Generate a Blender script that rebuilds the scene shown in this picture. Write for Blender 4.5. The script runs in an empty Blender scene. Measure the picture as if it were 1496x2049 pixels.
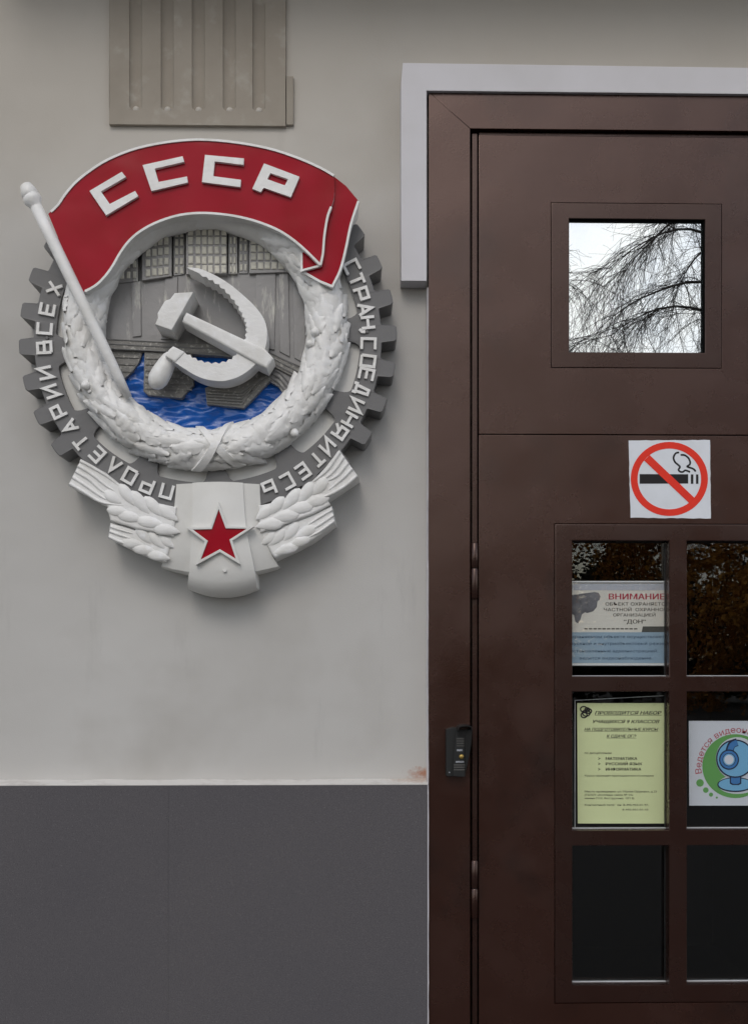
import bpy, bmesh, math, random
from mathutils import Vector, Matrix, noise as mnoise
R = math.radians
random.seed(7)
sc = bpy.context.scene
col = sc.collection

# ------------------------------------------------------------------ camera
D, S, EYE, YAW = 2.6, 0.00116, 1.6, R(1.2)
HORIZON = 1300.0
F = D / S
cam_d = bpy.data.cameras.new("camera")
cam = bpy.data.objects.new("camera", cam_d); col.objects.link(cam)
cam.location = (0, -D, EYE)
cam.rotation_euler = (R(90), 0, -YAW)
cam_d.sensor_fit = 'VERTICAL'; cam_d.sensor_height = 24.0
cam_d.lens = 24.0 * F / 2049.0
cam_d.shift_y = (HORIZON - 1024.5) / 2049.0
cam_d.clip_start = 0.05; cam_d.clip_end = 500
sc.camera = cam

# ------------------------------------------------------------------ sky, sun, exposure
world = bpy.data.worlds.new("World"); sc.world = world; world.use_nodes = True
nt = world.node_tree; nt.nodes.clear()
SUN_EL, SUN_AZ = R(40), R(-12)      # azimuth from straight in front of the wall, negative = to its left
wo = nt.nodes.new('ShaderNodeOutputWorld'); bg = nt.nodes.new('ShaderNodeBackground')
sky = nt.nodes.new('ShaderNodeTexSky'); sky.sky_type = 'NISHITA'; sky.sun_disc = False
sky.sun_elevation = SUN_EL; sky.sun_rotation = math.pi - SUN_AZ
sky.air_density = 1.0; sky.dust_density = 1.5
tc = nt.nodes.new('ShaderNodeTexCoord'); cn = nt.nodes.new('ShaderNodeTexNoise')
cn.inputs['Scale'].default_value = 3.2; cn.inputs['Detail'].default_value = 7; cn.inputs['Roughness'].default_value = 0.6
cr = nt.nodes.new('ShaderNodeValToRGB'); cr.color_ramp.elements[0].position = 0.40; cr.color_ramp.elements[1].position = 0.62
cmix = nt.nodes.new('ShaderNodeMix'); cmix.data_type = 'RGBA'
cmix.inputs['B'].default_value = (9.0, 8.95, 8.8, 1)
nt.links.new(tc.outputs['Generated'], cn.inputs['Vector']); nt.links.new(cn.outputs['Fac'], cr.inputs['Fac'])
nt.links.new(cr.outputs['Color'], cmix.inputs['Factor']); nt.links.new(sky.outputs['Color'], cmix.inputs['A'])
nt.links.new(cmix.outputs['Result'], bg.inputs['Color']); bg.inputs['Strength'].default_value = 0.148
nt.links.new(bg.outputs['Background'], wo.inputs['Surface'])
sd = bpy.data.lights.new("sun", 'SUN'); sd.energy = 0.55; sd.angle = R(24); sd.color = (1.0, 0.96, 0.90)
sun = bpy.data.objects.new("sun", sd); col.objects.link(sun)
sdir = Vector((math.sin(SUN_AZ) * math.cos(SUN_EL), -math.cos(SUN_AZ) * math.cos(SUN_EL), math.sin(SUN_EL)))
sun.rotation_euler = sdir.to_track_quat('Z', 'Y').to_euler(); sun.location = sdir * 30
vs = sc.view_settings
vs.view_transform = 'Standard'; vs.look = 'None'; vs.exposure = -0.07; vs.gamma = 1; vs.use_curve_mapping = False

# ------------------------------------------------------------------ helpers
FWD = Vector((math.sin(YAW), math.cos(YAW), 0)); RGT = Vector((math.cos(YAW), -math.sin(YAW), 0))
def P(px, py, d=0.0):
    """world point of a photograph measurement lying d metres out from the wall plane"""
    r = FWD + RGT * ((px - 748.0) / F) + Vector((0, 0, (HORIZON - py) / F))
    t = (D - d) / r.y
    return Vector((r.x * t, -d, EYE + r.z * t))
def PX(px, d=0.0): return P(px, HORIZON, d).x
def PZ(py, px=748, d=0.0): return P(px, py, d).z

WLOC = {}
def tag(o, label, cat, group=None):
    o['label'] = label; o['category'] = cat
    if group: o['group'] = group
    return o
def wl(o): return WLOC[o.name] if o else Vector((0, 0, 0))
def empty(name, loc):
    o = bpy.data.objects.new(name, None); col.objects.link(o); o.location = loc; o.empty_display_size = 0.1
    WLOC[o.name] = Vector(loc); return o
def link_mesh(name, me, mat, parent, loc):
    o = bpy.data.objects.new(name, me); col.objects.link(o)
    if mat is not None and len(me.materials) == 0: me.materials.append(mat)
    o.parent = parent; o.location = Vector(loc) - wl(parent); WLOC[o.name] = Vector(loc)
    return o
def make(name, verts, faces, mat, parent=None, smooth=False, bevel=0, bevel_sel=None, segs=2, recenter=True, mats=None, fm=None, smooth_angle=None):
    vs_ = [Vector(v) for v in verts]
    if recenter:
        lo = Vector((min(v.x for v in vs_), min(v.y for v in vs_), min(v.z for v in vs_)))
        hi = Vector((max(v.x for v in vs_), max(v.y for v in vs_), max(v.z for v in vs_)))
        c = (lo + hi) / 2
    else: c = Vector((0, 0, 0))
    bm = bmesh.new()
    bv = [bm.verts.new(v - c) for v in vs_]
    for i, f in enumerate(faces):
        try:
            bf = bm.faces.new([bv[k] for k in f])
            if fm: bf.material_index = fm[i]
        except ValueError: pass
    bmesh.ops.recalc_face_normals(bm, faces=bm.faces)
    if bevel:
        es = [e for e in bm.edges if (bevel_sel(e, c) if bevel_sel else True)]
        bmesh.ops.bevel(bm, geom=es, offset=bevel, segments=segs, affect='EDGES', clamp_overlap=True, profile=0.6)
    me = bpy.data.meshes.new(name); bm.to_mesh(me); bm.free()
    if mats:
        for m in mats: me.materials.append(m)
    if smooth: me.polygons.foreach_set('use_smooth', [True] * len(me.polygons))
    if smooth_angle: me.polygons.foreach_set('use_smooth', [True] * len(me.polygons)); me.set_sharp_from_angle(angle=smooth_angle)
    o_ = link_mesh(name, me, mat, parent, c)
    if bevel and smooth_angle: wn = o_.modifiers.new('weighted_normals', 'WEIGHTED_NORMAL'); wn.keep_sharp = True; wn.weight = 90
    return o_
def prism_vf(poly, d0, d1, taper=0.0):
    f = [P(x, y, d1) for x, y in poly]
    n = len(f)
    b = [Vector((v.x, -d0, v.z)) for v in f]
    if taper:
        cx = sum(v.x for v in f) / n; cz = sum(v.z for v in f) / n
        b = [Vector((v.x + (v.x - cx) * taper, -d0, v.z + (v.z - cz) * taper)) for v in f]
    faces = [list(range(n)), list(range(2 * n - 1, n - 1, -1))]
    for i in range(n):
        j = (i + 1) % n
        faces.append([i, j, n + j, n + i])
    return f + b, faces
def prism(name, poly, d0, d1, mat, parent=None, bevel=0.0, taper=0.0, segs=2, front_mat=None):
    v, f = prism_vf(poly, d0, d1, taper)
    sel = (lambda e, c: all(abs((q.co.y + c.y) + d1) < 1e-6 for q in e.verts)) if bevel else None
    mats = [mat, front_mat] if front_mat else None
    fm = [1] + [0] * (len(f) - 1) if front_mat else None
    return make(name, v, f, mat, parent, bevel=bevel, bevel_sel=sel, segs=segs, mats=mats, fm=fm, smooth_angle=R(38) if bevel else None)
def ribbon_poly(pts, w, closed=False):
    pts = [Vector((x, y)) for x, y in pts]; n = len(pts); L = []; Rr = []
    for i in range(n):
        if closed: a, b = pts[i] - pts[i - 1], pts[(i + 1) % n] - pts[i]
        else:
            a = pts[i] - pts[i - 1] if i > 0 else pts[1] - pts[0]
            b = pts[i + 1] - pts[i] if i < n - 1 else a
        a, b = a.normalized(), b.normalized()
        t = (a + b); t = t.normalized() if t.length > 1e-6 else a
        nrm = Vector((-t.y, t.x)); k = 1 / max(0.35, nrm.dot(Vector((-a.y, a.x))))
        L.append(pts[i] + nrm * w / 2 * k); Rr.append(pts[i] - nrm * w / 2 * k)
    return L, Rr
def ribbon_vf(pts, w, d0, d1, closed=False):
    L, Rr = ribbon_poly(pts, w, closed); n = len(L); V = []; Fc = []
    for i in range(n):
        a, b = P(L[i].x, L[i].y, d1), P(Rr[i].x, Rr[i].y, d1)
        V += [a, b, Vector((a.x, -d0, a.z)), Vector((b.x, -d0, b.z))]
    for i in range(n if closed else n - 1):
        p, q = 4 * i, 4 * ((i + 1) % n)
        Fc += [[p, q, q + 1, p + 1], [p, p + 2, q + 2, q], [p + 1, q + 1, q + 3, p + 3], [p + 2, p + 3, q + 3, q + 2]]
    if not closed:
        p = 4 * (n - 1); Fc += [[0, 1, 3, 2], [p, p + 2, p + 3, p + 1]]
    return V, Fc
def ribbon(name, pts, w, d0, d1, mat, parent=None, closed=False, bevel=0):
    v, f = ribbon_vf(pts, w, d0, d1, closed)
    sel = (lambda e, c: all(abs((q.co.y + c.y) + d1) < 1e-6 for q in e.verts) and len(e.link_faces) == 2 and e.calc_face_angle(0) > 0.5) if bevel else None
    return make(name, v, f, mat, parent, bevel=bevel, bevel_sel=sel)
def join_vf(parts):
    V, Fc = [], []
    for v, f in parts:
        k = len(V); V += v; Fc += [[i + k for i in q] for q in f]
    return V, Fc
def smooth_line(pts, n=6):
    out = []; m = len(pts)
    for i in range(m - 1):
        p0, p1, p2, p3 = [Vector(pts[max(0, min(m - 1, k))]) for k in (i - 1, i, i + 1, i + 2)]
        for j in range(n):
            t = j / n
            q = 0.5 * ((2 * p1) + (p2 - p0) * t + (2 * p0 - 5 * p1 + 4 * p2 - p3) * t * t + (3 * p1 - p0 - 3 * p2 + p3) * t ** 3)
            out.append(tuple(q))
    out.append(tuple(pts[-1])); return out
def box_vf(x0, x1, y0, y1, z0, z1):
    V = [Vector((x, y, z)) for x in (x0, x1) for y in (y0, y1) for z in (z0, z1)]
    return V, [[0, 1, 3, 2], [4, 6, 7, 5], [0, 4, 5, 1], [2, 3, 7, 6], [0, 2, 6, 4], [1, 5, 7, 3]]
def box(name, x0, x1, y0, y1, z0, z1, mat, parent=None, bevel=0.0):
    v, f = box_vf(x0, x1, y0, y1, z0, z1)
    return make(name, v, f, mat, parent, bevel=bevel, smooth_angle=R(40) if bevel else None)
def plate(name, xs, zs, holes, y0, y1, mat, parent=None, bevel=0.0):
    """sheet with rectangular openings; holes = (i, j) cells left out; y0 is the front"""
    V, Fc, idx = [], [], {}
    def vid(i, j, k):
        if (i, j, k) not in idx: idx[(i, j, k)] = len(V); V.append(Vector((xs[i], (y0, y1)[k], zs[j])))
        return idx[(i, j, k)]
    nx, nz = len(xs) - 1, len(zs) - 1
    solid = lambda i, j: 0 <= i < nx and 0 <= j < nz and (i, j) not in holes
    for i in range(nx):
        for j in range(nz):
            if not solid(i, j): continue
            for k in (0, 1): Fc.append([vid(i, j, k), vid(i + 1, j, k), vid(i + 1, j + 1, k), vid(i, j + 1, k)])
            for (di, dj, a, b) in ((-1, 0, (i, j), (i, j + 1)), (1, 0, (i + 1, j), (i + 1, j + 1)), (0, -1, (i, j), (i + 1, j)), (0, 1, (i, j + 1), (i + 1, j + 1))):
                if not solid(i + di, j + dj): Fc.append([vid(*a, 0), vid(*b, 0), vid(*b, 1), vid(*a, 1)])
    sel = lambda e, c: all(abs(q.co.y + c.y - y0) < 1e-6 for q in e.verts) and e.calc_face_angle(0) > 0.5
    return make(name, V, Fc, mat, parent, bevel=bevel, bevel_sel=sel, smooth_angle=R(40) if bevel else None)
def lathe_vf(p0, p1, prof, n=20):
    """prof = (fraction along p0->p1, radius)"""
    ax = (p1 - p0); u = ax.normalized(); a = u.orthogonal().normalized(); b = u.cross(a)
    V, Fc = [], []
    for t, r in prof:
        c = p0 + ax * t
        for k in range(n):
            an = 2 * math.pi * k / n; V.append(c + (a * math.cos(an) + b * math.sin(an)) * r)
    for i in range(len(prof) - 1):
        for k in range(n):
            q = (k + 1) % n; Fc.append([i * n + k, i * n + q, (i + 1) * n + q, (i + 1) * n + k])
    Fc.append(list(range(n))); Fc.append([(len(prof) - 1) * n + k for k in range(n)][::-1])
    return V, Fc
def lathe(name, p0, p1, prof, mat, parent=None, n=20):
    v, f = lathe_vf(p0, p1, prof, n); return make(name, v, f, mat, parent, smooth_angle=R(50))
def disc_poly(cx, cy, rx, ry=None, n=40, a0=0, a1=360):
    ry = ry or rx
    full = abs(a1 - a0) >= 360
    return [(cx + rx * math.cos(R(a0 + (a1 - a0) * k / (n if full else n - 1))), cy + ry * math.sin(R(a0 + (a1 - a0) * k / (n if full else n - 1)))) for k in range(n)]
def sheet(name, poly, d, mat, parent=None, t=0.0002):
    return prism(name, poly, d - t, d, mat, parent)

# ------------------------------------------------------------------ materials
def mat(name, color, rough=0.6, spec=0.5, coat=0.0, coat_rough=0.2, metal=0.0, var=None, bump=None, speck=None, smear=None, bump2=None, tint=None, rvar=None):
    m = bpy.data.materials.new(name); m.use_nodes = True
    t = m.node_tree; b = t.nodes['Principled BSDF']
    b.inputs['Roughness'].default_value = rough; b.inputs['Specular IOR Level'].default_value = spec
    b.inputs['Coat Weight'].default_value = coat; b.inputs['Coat Roughness'].default_value = coat_rough
    b.inputs['Metallic'].default_value = metal
    if tint: b.inputs['Specular Tint'].default_value = (*tint, 1)
    geo = t.nodes.new('ShaderNodeNewGeometry')
    def nz(scale, detail=4, rgh=0.55, squash=None):
        n = t.nodes.new('ShaderNodeTexNoise'); n.inputs['Scale'].default_value = scale
        n.inputs['Detail'].default_value = detail; n.inputs['Roughness'].default_value = rgh
        if squash:
            mp = t.nodes.new('ShaderNodeMapping'); mp.inputs['Scale'].default_value = squash
            t.links.new(geo.outputs['Position'], mp.inputs['Vector']); t.links.new(mp.outputs['Vector'], n.inputs['Vector'])
        else: t.links.new(geo.outputs['Position'], n.inputs['Vector'])
        return n.outputs['Fac']
    def ramp(fac, a, bb):
        r = t.nodes.new('ShaderNodeMapRange'); r.inputs['From Min'].default_value = a; r.inputs['From Max'].default_value = bb
        t.links.new(fac, r.inputs['Value']); return r.outputs['Result']
    def mix(fac, A, B):
        n = t.nodes.new('ShaderNodeMix'); n.data_type = 'RGBA'
        t.links.new(fac, n.inputs['Factor'])
        for s, v in (('A', A), ('B', B)):
            if isinstance(v, tuple): n.inputs[s].default_value = (*v, 1) if len(v) == 3 else v
            else: t.links.new(v, n.inputs[s])
        return n.outputs['Result']
    if rvar:
        rr_ = t.nodes.new('ShaderNodeMapRange'); rr_.inputs['From Min'].default_value = 0.3; rr_.inputs['From Max'].default_value = 0.7
        rr_.inputs['To Min'].default_value = rvar[1]; rr_.inputs['To Max'].default_value = rvar[2]
        t.links.new(nz(rvar[0], 5, 0.6), rr_.inputs['Value']); t.links.new(rr_.outputs['Result'], b.inputs['Roughness'])
    c = tuple(color)
    cur = c
    if var:
        for (col2, scale, lo, hi) in var: cur = mix(ramp(nz(scale), lo, hi), cur, tuple(col2))
    if smear:
        for (col2, scale, sq, lo, hi) in smear: cur = mix(ramp(nz(scale, 6, 0.65, sq), lo, hi), cur, tuple(col2))
    if speck:
        for (col2, scale, lo, hi) in speck: cur = mix(ramp(nz(scale, 2, 0.5), lo, hi), cur, tuple(col2))
    if isinstance(cur, tuple): b.inputs['Base Color'].default_value = (*cur, 1)
    else: t.links.new(cur, b.inputs['Base Color'])
    last = None
    for bb in (bump, bump2):
        if bb:
            bn = t.nodes.new('ShaderNodeBump'); bn.inputs['Strength'].default_value = bb[1]; bn.inputs['Distance'].default_value = bb[2]
            t.links.new(nz(bb[0], 1.5 if bb[0] < 20 else 5, 0.45 if bb[0] < 20 else 0.6, bb[3] if len(bb) > 3 else None), bn.inputs['Height'])
            if last: t.links.new(last.outputs['Normal'], bn.inputs['Normal'])
            last = bn
    if last: t.links.new(last.outputs['Normal'], b.inputs['Normal'])
    m['mixfn'] = 0
    return m
M = {}
M['wall'] = mat('wall_paint', (0.485, 0.472, 0.450), 0.75, 0.3, var=[((0.535, 0.525, 0.506), 1.3, 0.35, 0.65), ((0.445, 0.430, 0.405), 3.1, 0.50, 0.72)],
                smear=[((0.42, 0.41, 0.395), 3.0, (3.0, 1, 0.5), 0.6, 0.8)], bump=(13, 0.45, 0.004), bump2=(380, 0.34, 0.0009))
# rust stain in the corner where the wall meets the door frame
def add_stain(m, pt, rad, colr, sx=1.0, sz=1.0, strength=1.0):
    t = m.node_tree; b = t.nodes['Principled BSDF']; src = b.inputs['Base Color'].links[0].from_socket
    g = t.nodes.new('ShaderNodeNewGeometry'); mp = t.nodes.new('ShaderNodeMapping'); mp.vector_type = 'POINT'
    mp.inputs['Location'].default_value = (-pt[0] * sx, -pt[1], -pt[2] * sz); mp.inputs['Scale'].default_value = (sx, 1, sz)
    ln = t.nodes.new('ShaderNodeVectorMath'); ln.operation = 'LENGTH'
    t.links.new(g.outputs['Position'], mp.inputs['Vector']); t.links.new(mp.outputs['Vector'], ln.inputs[0])
    n = t.nodes.new('ShaderNodeTexNoise'); n.inputs['Scale'].default_value = 130; n.inputs['Detail'].default_value = 5
    t.links.new(g.outputs['Position'], n.inputs['Vector'])
    ma = t.nodes.new('ShaderNodeMath'); ma.operation = 'MULTIPLY_ADD'; ma.inputs[1].default_value = rad * 1.8; ma.inputs[2].default_value = -rad * 0.9
    t.links.new(n.outputs['Fac'], ma.inputs[0])
    ad = t.nodes.new('ShaderNodeMath'); t.links.new(ln.outputs['Value'], ad.inputs[0]); t.links.new(ma.outputs[0], ad.inputs[1])
    mr = t.nodes.new('ShaderNodeMapRange'); mr.inputs['From Min'].default_value = rad; mr.inputs['From Max'].default_value = rad * 0.2
    mr.inputs['To Max'].default_value = strength
    t.links.new(ad.outputs[0], mr.inputs['Value'])
    mx = t.nodes.new('ShaderNodeMix'); mx.data_type = 'RGBA'; mx.inputs['B'].default_value = (*colr, 1)
    t.links.new(mr.outputs['Result'], mx.inputs['Factor']); t.links.new(src, mx.inputs['A']); t.links.new(mx.outputs['Result'], b.inputs['Base Color'])
M['ledge'] = mat('ledge_paint', (0.66, 0.64, 0.61), 0.7, 0.3, var=[((0.52, 0.49, 0.46), 22, 0.5, 0.75)], bump=(300, 0.2, 0.0006))
M['granite'] = mat('dado_coating', (0.098, 0.093, 0.101), 0.75, 0.3, var=[((0.110, 0.103, 0.108), 2.0, 0.35, 0.7)],
                   speck=[((0.060, 0.057, 0.064), 520, 0.50, 0.66), ((0.19, 0.18, 0.19), 640, 0.63, 0.75)], bump=(600, 0.35, 0.0006))
M['olive'] = mat('pilaster_paint', (0.35, 0.315, 0.268), 0.85, 0.2, var=[((0.305, 0.272, 0.228), 6, 0.4, 0.7), ((0.40, 0.37, 0.325), 17, 0.56, 0.70)], bump=(34, 0.6, 0.003), bump2=(400, 0.2, 0.0008))
M['surround'] = mat('surround_paint', (0.64, 0.63, 0.66), 0.6, 0.4, var=[((0.58, 0.57, 0.585), 4, 0.4, 0.7)], bump=(200, 0.12, 0.0006))
M['brown'] = mat('brown_enamel', (0.024, 0.0078, 0.0046), 0.25, 1.0, tint=(1.0, 0.74, 0.66), var=[((0.027, 0.0100, 0.007), 3, 0.4, 0.65), ((0.011, 0.0045, 0.0036), 5, 0.56, 0.70)], smear=[((0.075, 0.045, 0.034), 34, (0.5, 1, 2.6), 0.715, 0.745)],
                 bump=(210, 0.15, 0.0011, (1, 1, 1.3)), bump2=(5.5, 0.40, 0.007), rvar=(6.0, 0.18, 0.34))
M['brown_trim'] = mat('brown_trim_enamel', (0.019, 0.0070, 0.0050), 0.27, 0.9, tint=(1.0, 0.74, 0.66), var=[((0.015, 0.0060, 0.0045), 8, 0.45, 0.7)], bump=(210, 0.14, 0.0010), bump2=(7, 0.3, 0.005), rvar=(8.0, 0.20, 0.34))
M['white'] = mat('white_enamel', (0.80, 0.795, 0.78), 0.38, 0.45, var=[((0.70, 0.69, 0.66), 14, 0.45, 0.68), ((0.83, 0.83, 0.83), 40, 0.55, 0.7)], bump=(42, 0.42, 0.003, (1, 1, 1.7)), bump2=(330, 0.22, 0.0009))
M['cream'] = mat('cream_enamel', (0.72, 0.715, 0.69), 0.5, 0.4, var=[((0.66, 0.652, 0.62), 9, 0.45, 0.7)], bump=(40, 0.25, 0.003), bump2=(300, 0.15, 0.0008))
M['red'] = mat('red_enamel', (0.34, 0.002, 0.014), 0.20, 0.12, coat=0.04, coat_rough=0.06, var=[((0.28, 0.002, 0.007), 7, 0.45, 0.7)], bump=(8, 0.55, 0.012), bump2=(60, 0.06, 0.001))
M['gear'] = mat('grey_enamel', (0.145, 0.144, 0.146), 0.45, 0.45, var=[((0.15, 0.148, 0.148), 8, 0.4, 0.7)], bump=(70, 0.25, 0.002), bump2=(300, 0.15, 0.0008))
M['panel'] = mat('grey_relief_enamel', (0.25, 0.243, 0.238), 0.26, 0.5, coat=0.2, smear=[((0.50, 0.49, 0.44), 26, (1.8, 1, 0.35), 0.58, 0.70)], bump=(38, 0.35, 0.004), bump2=(160, 0.18, 0.001))
M['stone'] = mat('rough_grey_enamel', (0.20, 0.193, 0.178), 0.4, 0.5, speck=[((0.42, 0.41, 0.37), 150, 0.58, 0.68)], bump=(140, 0.7, 0.003))
M['pane_cream'] = mat('cream_window_paint', (0.62, 0.60, 0.52), 0.45, 0.4, var=[((0.44, 0.43, 0.39), 60, 0.5, 0.7)], bump=(200, 0.3, 0.001))
M['blue'] = mat('blue_enamel', (0.008, 0.105, 0.44), 0.20, 0.4, coat=0.25, coat_rough=0.08, bump=(70, 0.35, 0.004))
M['dark_metal'] = mat('dark_metal', (0.05, 0.05, 0.05), 0.4, 0.5, metal=0.6)
M['black'] = mat('black_plastic', (0.017, 0.018, 0.018), 0.55, 0.3, bump=(700, 0.15, 0.0005))
M['rubber'] = mat('black_rubber', (0.008, 0.008, 0.008), 1.0, 0.0)
M['visor'] = mat('visor_plastic', (0.009, 0.009, 0.009), 0.5, 0.3)
M['brass'] = mat('brass_button', (0.45, 0.31, 0.09), 0.35, metal=0.7)
M['mark'] = mat('grey_print', (0.36, 0.38, 0.42), 0.6, var=[((0.12, 0.12, 0.13), 900, 0.45, 0.6)])
M['mark_dim'] = mat('dim_print', (0.075, 0.072, 0.068), 0.6)
M['paper'] = mat('white_paper', (0.74, 0.77, 0.82), 0.7, 0.2, var=[((0.69, 0.72, 0.76), 18, 0.4, 0.7)], bump=(90, 0.2, 0.001))
M['sign_red'] = mat('sign_red', (0.80, 0.045, 0.025), 0.6, 0.2, var=[((0.74, 0.04, 0.024), 40, 0.45, 0.7)], bump=(90, 0.15, 0.001))
M['ink'] = mat('ink', (0.022, 0.020, 0.022), 0.6, 0.2)
M['ink_soft'] = mat('ink_soft', (0.09, 0.085, 0.07), 0.7, 0.2)
M['ink_red'] = mat('ink_red', (0.40, 0.045, 0.075), 0.7, 0.2)
M['ink_blue'] = mat('ink_blue', (0.10, 0.15, 0.22), 0.7, 0.2)
M['poster'] = mat('poster_paper', (0.66, 0.64, 0.59), 0.6, 0.3, var=[((0.60, 0.58, 0.54), 7, 0.4, 0.7)])
M['poster_blue'] = mat('poster_blue', (0.27, 0.38, 0.49), 0.6, 0.3, var=[((0.31, 0.41, 0.49), 8, 0.4, 0.7)])
M['poster_grey'] = mat('poster_grey', (0.42, 0.44, 0.50), 0.6, 0.3)
M['poster_dark'] = mat('poster_dark', (0.07, 0.07, 0.065), 0.6)
M['cam_grey'] = mat('printed_camera', (0.10, 0.10, 0.115), 0.6, var=[((0.19, 0.19, 0.21), 22, 0.45, 0.65)])
M['lens_grey'] = mat('printed_lens', (0.15, 0.15, 0.17), 0.6)
M['yellow'] = mat('yellow_paper', (0.70, 0.76, 0.44), 0.7, 0.2, var=[((0.67, 0.73, 0.42), 8, 0.4, 0.7)])
M['plastic'] = mat('clear_plastic_edge', (0.60, 0.62, 0.64), 0.25, 0.5)
M['st_white'] = mat('sticker_white', (0.62, 0.65, 0.72), 0.5, 0.3)
M['st_green'] = mat('sticker_green', (0.13, 0.36, 0.10), 0.5, 0.3)
M['st_lblue'] = mat('sticker_light_blue', (0.19, 0.45, 0.70), 0.5, 0.3)
M['st_blue'] = mat('sticker_blue', (0.055, 0.20, 0.48), 0.5, 0.3)
M['st_navy'] = mat('sticker_navy', (0.015, 0.022, 0.06), 0.5, 0.3)
M['st_red'] = mat('sticker_red', (0.45, 0.06, 0.09), 0.5, 0.3)
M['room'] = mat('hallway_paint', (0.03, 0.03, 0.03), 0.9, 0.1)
M['asphalt'] = mat('asphalt', (0.070, 0.069, 0.068), 0.9, 0.2, speck=[((0.10, 0.10, 0.10), 60, 0.55, 0.7)], bump=(120, 0.4, 0.004))
M['bark'] = mat('bark', (0.035, 0.030, 0.026), 0.9, 0.1, smear=[((0.10, 0.09, 0.08), 6, (1, 1, 0.3), 0.55, 0.7)], bump=(30, 0.5, 0.01))
M['twig'] = mat('twig_bark', (0.030, 0.024, 0.020), 0.85, 0.1)
M['leaf_gold'] = mat('autumn_leaf', (0.62, 0.30, 0.05), 0.6, 0.3, var=[((0.40, 0.15, 0.025), 9, 0.4, 0.6)])
M['leaf_dark'] = mat('dark_leaf', (0.040, 0.034, 0.014), 0.7, 0.2, var=[((0.07, 0.045, 0.016), 1.7, 0.45, 0.65)])
def glass_mat(name, refl, base_fac, tint=(0.93, 0.95, 0.94), wav=0.0):
    m = bpy.data.materials.new(name); m.use_nodes = True; t = m.node_tree; t.nodes.clear()
    o = t.nodes.new('ShaderNodeOutputMaterial'); g = t.nodes.new('ShaderNodeBsdfGlossy'); tr = t.nodes.new('ShaderNodeBsdfTransparent')
    g.inputs['Roughness'].default_value = 0.0; g.inputs['Color'].default_value = (*refl, 1); tr.inputs['Color'].default_value = (*tint, 1)
    # Schlick reflectance, the same from both sides of the thin pane
    gg = t.nodes.new('ShaderNodeNewGeometry'); dt = t.nodes.new('ShaderNodeVectorMath'); dt.operation = 'DOT_PRODUCT'
    t.links.new(gg.outputs['Incoming'], dt.inputs[0]); t.links.new(gg.outputs['Normal'], dt.inputs[1])
    ab = t.nodes.new('ShaderNodeMath'); ab.operation = 'ABSOLUTE'; t.links.new(dt.outputs['Value'], ab.inputs[0])
    om = t.nodes.new('ShaderNodeMath'); om.operation = 'SUBTRACT'; om.inputs[0].default_value = 1; t.links.new(ab.outputs[0], om.inputs[1])
    pw = t.nodes.new('ShaderNodeMath'); pw.operation = 'POWER'; pw.inputs[1].default_value = 5; t.links.new(om.outputs[0], pw.inputs[0])
    mr = t.nodes.new('ShaderNodeMapRange'); mr.inputs['To Min'].default_value = base_fac; mr.inputs['To Max'].default_value = 1
    t.links.new(pw.outputs[0], mr.inputs['Value'])
    mx = t.nodes.new('ShaderNodeMixShader'); t.links.new(mr.outputs['Result'], mx.inputs[0]); t.links.new(tr.outputs[0], mx.inputs[1]); t.links.new(g.outputs[0], mx.inputs[2])
    if wav:
        geo = t.nodes.new('ShaderNodeNewGeometry'); n = t.nodes.new('ShaderNodeTexNoise'); n.inputs['Scale'].default_value = 9; n.inputs['Detail'].default_value = 1
        b = t.nodes.new('ShaderNodeBump'); b.inputs['Strength'].default_value = wav; b.inputs['Distance'].default_value = 0.002
        t.links.new(geo.outputs['Position'], n.inputs['Vector']); t.links.new(n.outputs['Fac'], b.inputs['Height']); t.links.new(b.outputs['Normal'], g.inputs['Normal'])
    t.links.new(mx.outputs[0], o.inputs['Surface']); return m
M['glass'] = glass_mat('window_glass', (0.95, 0.95, 0.95), 0.046, tint=(0.985, 0.99, 0.985), wav=0.02)
M['mirror_glass'] = glass_mat('mirror_film_glass', (0.93, 0.96, 0.97), 0.80, wav=0.03)

# ------------------------------------------------------------------ ground
g = make('ground', [(-90, -160, 0), (90, -160, 0), (90, 12, 0), (-90, 12, 0)], [[0, 1, 2, 3]], M['asphalt'], recenter=False); g['kind'] = 'structure'

# ------------------------------------------------------------------ building
xL, xR, zT = PX(856.5), PX(1850), PZ(177, 1100)
FR, LF = 0.040, 0.029                      # fronts of door frame and door leaf (out from the wall)
bld = empty('college_building', (0, 0.3, 0))
tag(bld, 'pale grey painted building front with charcoal dado around the brown entrance door', 'building')
X0, X1, ZH = -4.2, 5.5, 6.2
zD = PZ(1563, 500)                           # top of the dado
poly = [(X0, 0), (xL, 0), (xL, zT), (xR, zT), (xR, 0), (X1, 0), (X1, ZH), (X0, ZH)]
n = len(poly)
V = [Vector((x, 0, z)) for x, z in poly] + [Vector((x, 0.35, z)) for x, z in poly]
Fc = [list(range(n)), list(range(2 * n - 1, n - 1, -1))] + [[i, (i + 1) % n, n + (i + 1) % n, n + i] for i in range(n)]
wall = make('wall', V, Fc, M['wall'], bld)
add_stain(M['wall'], (xL, 0, PZ(1547, 850)), 0.022, (0.36, 0.13, 0.055), sx=0.42, sz=1.3, strength=0.8)
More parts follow.
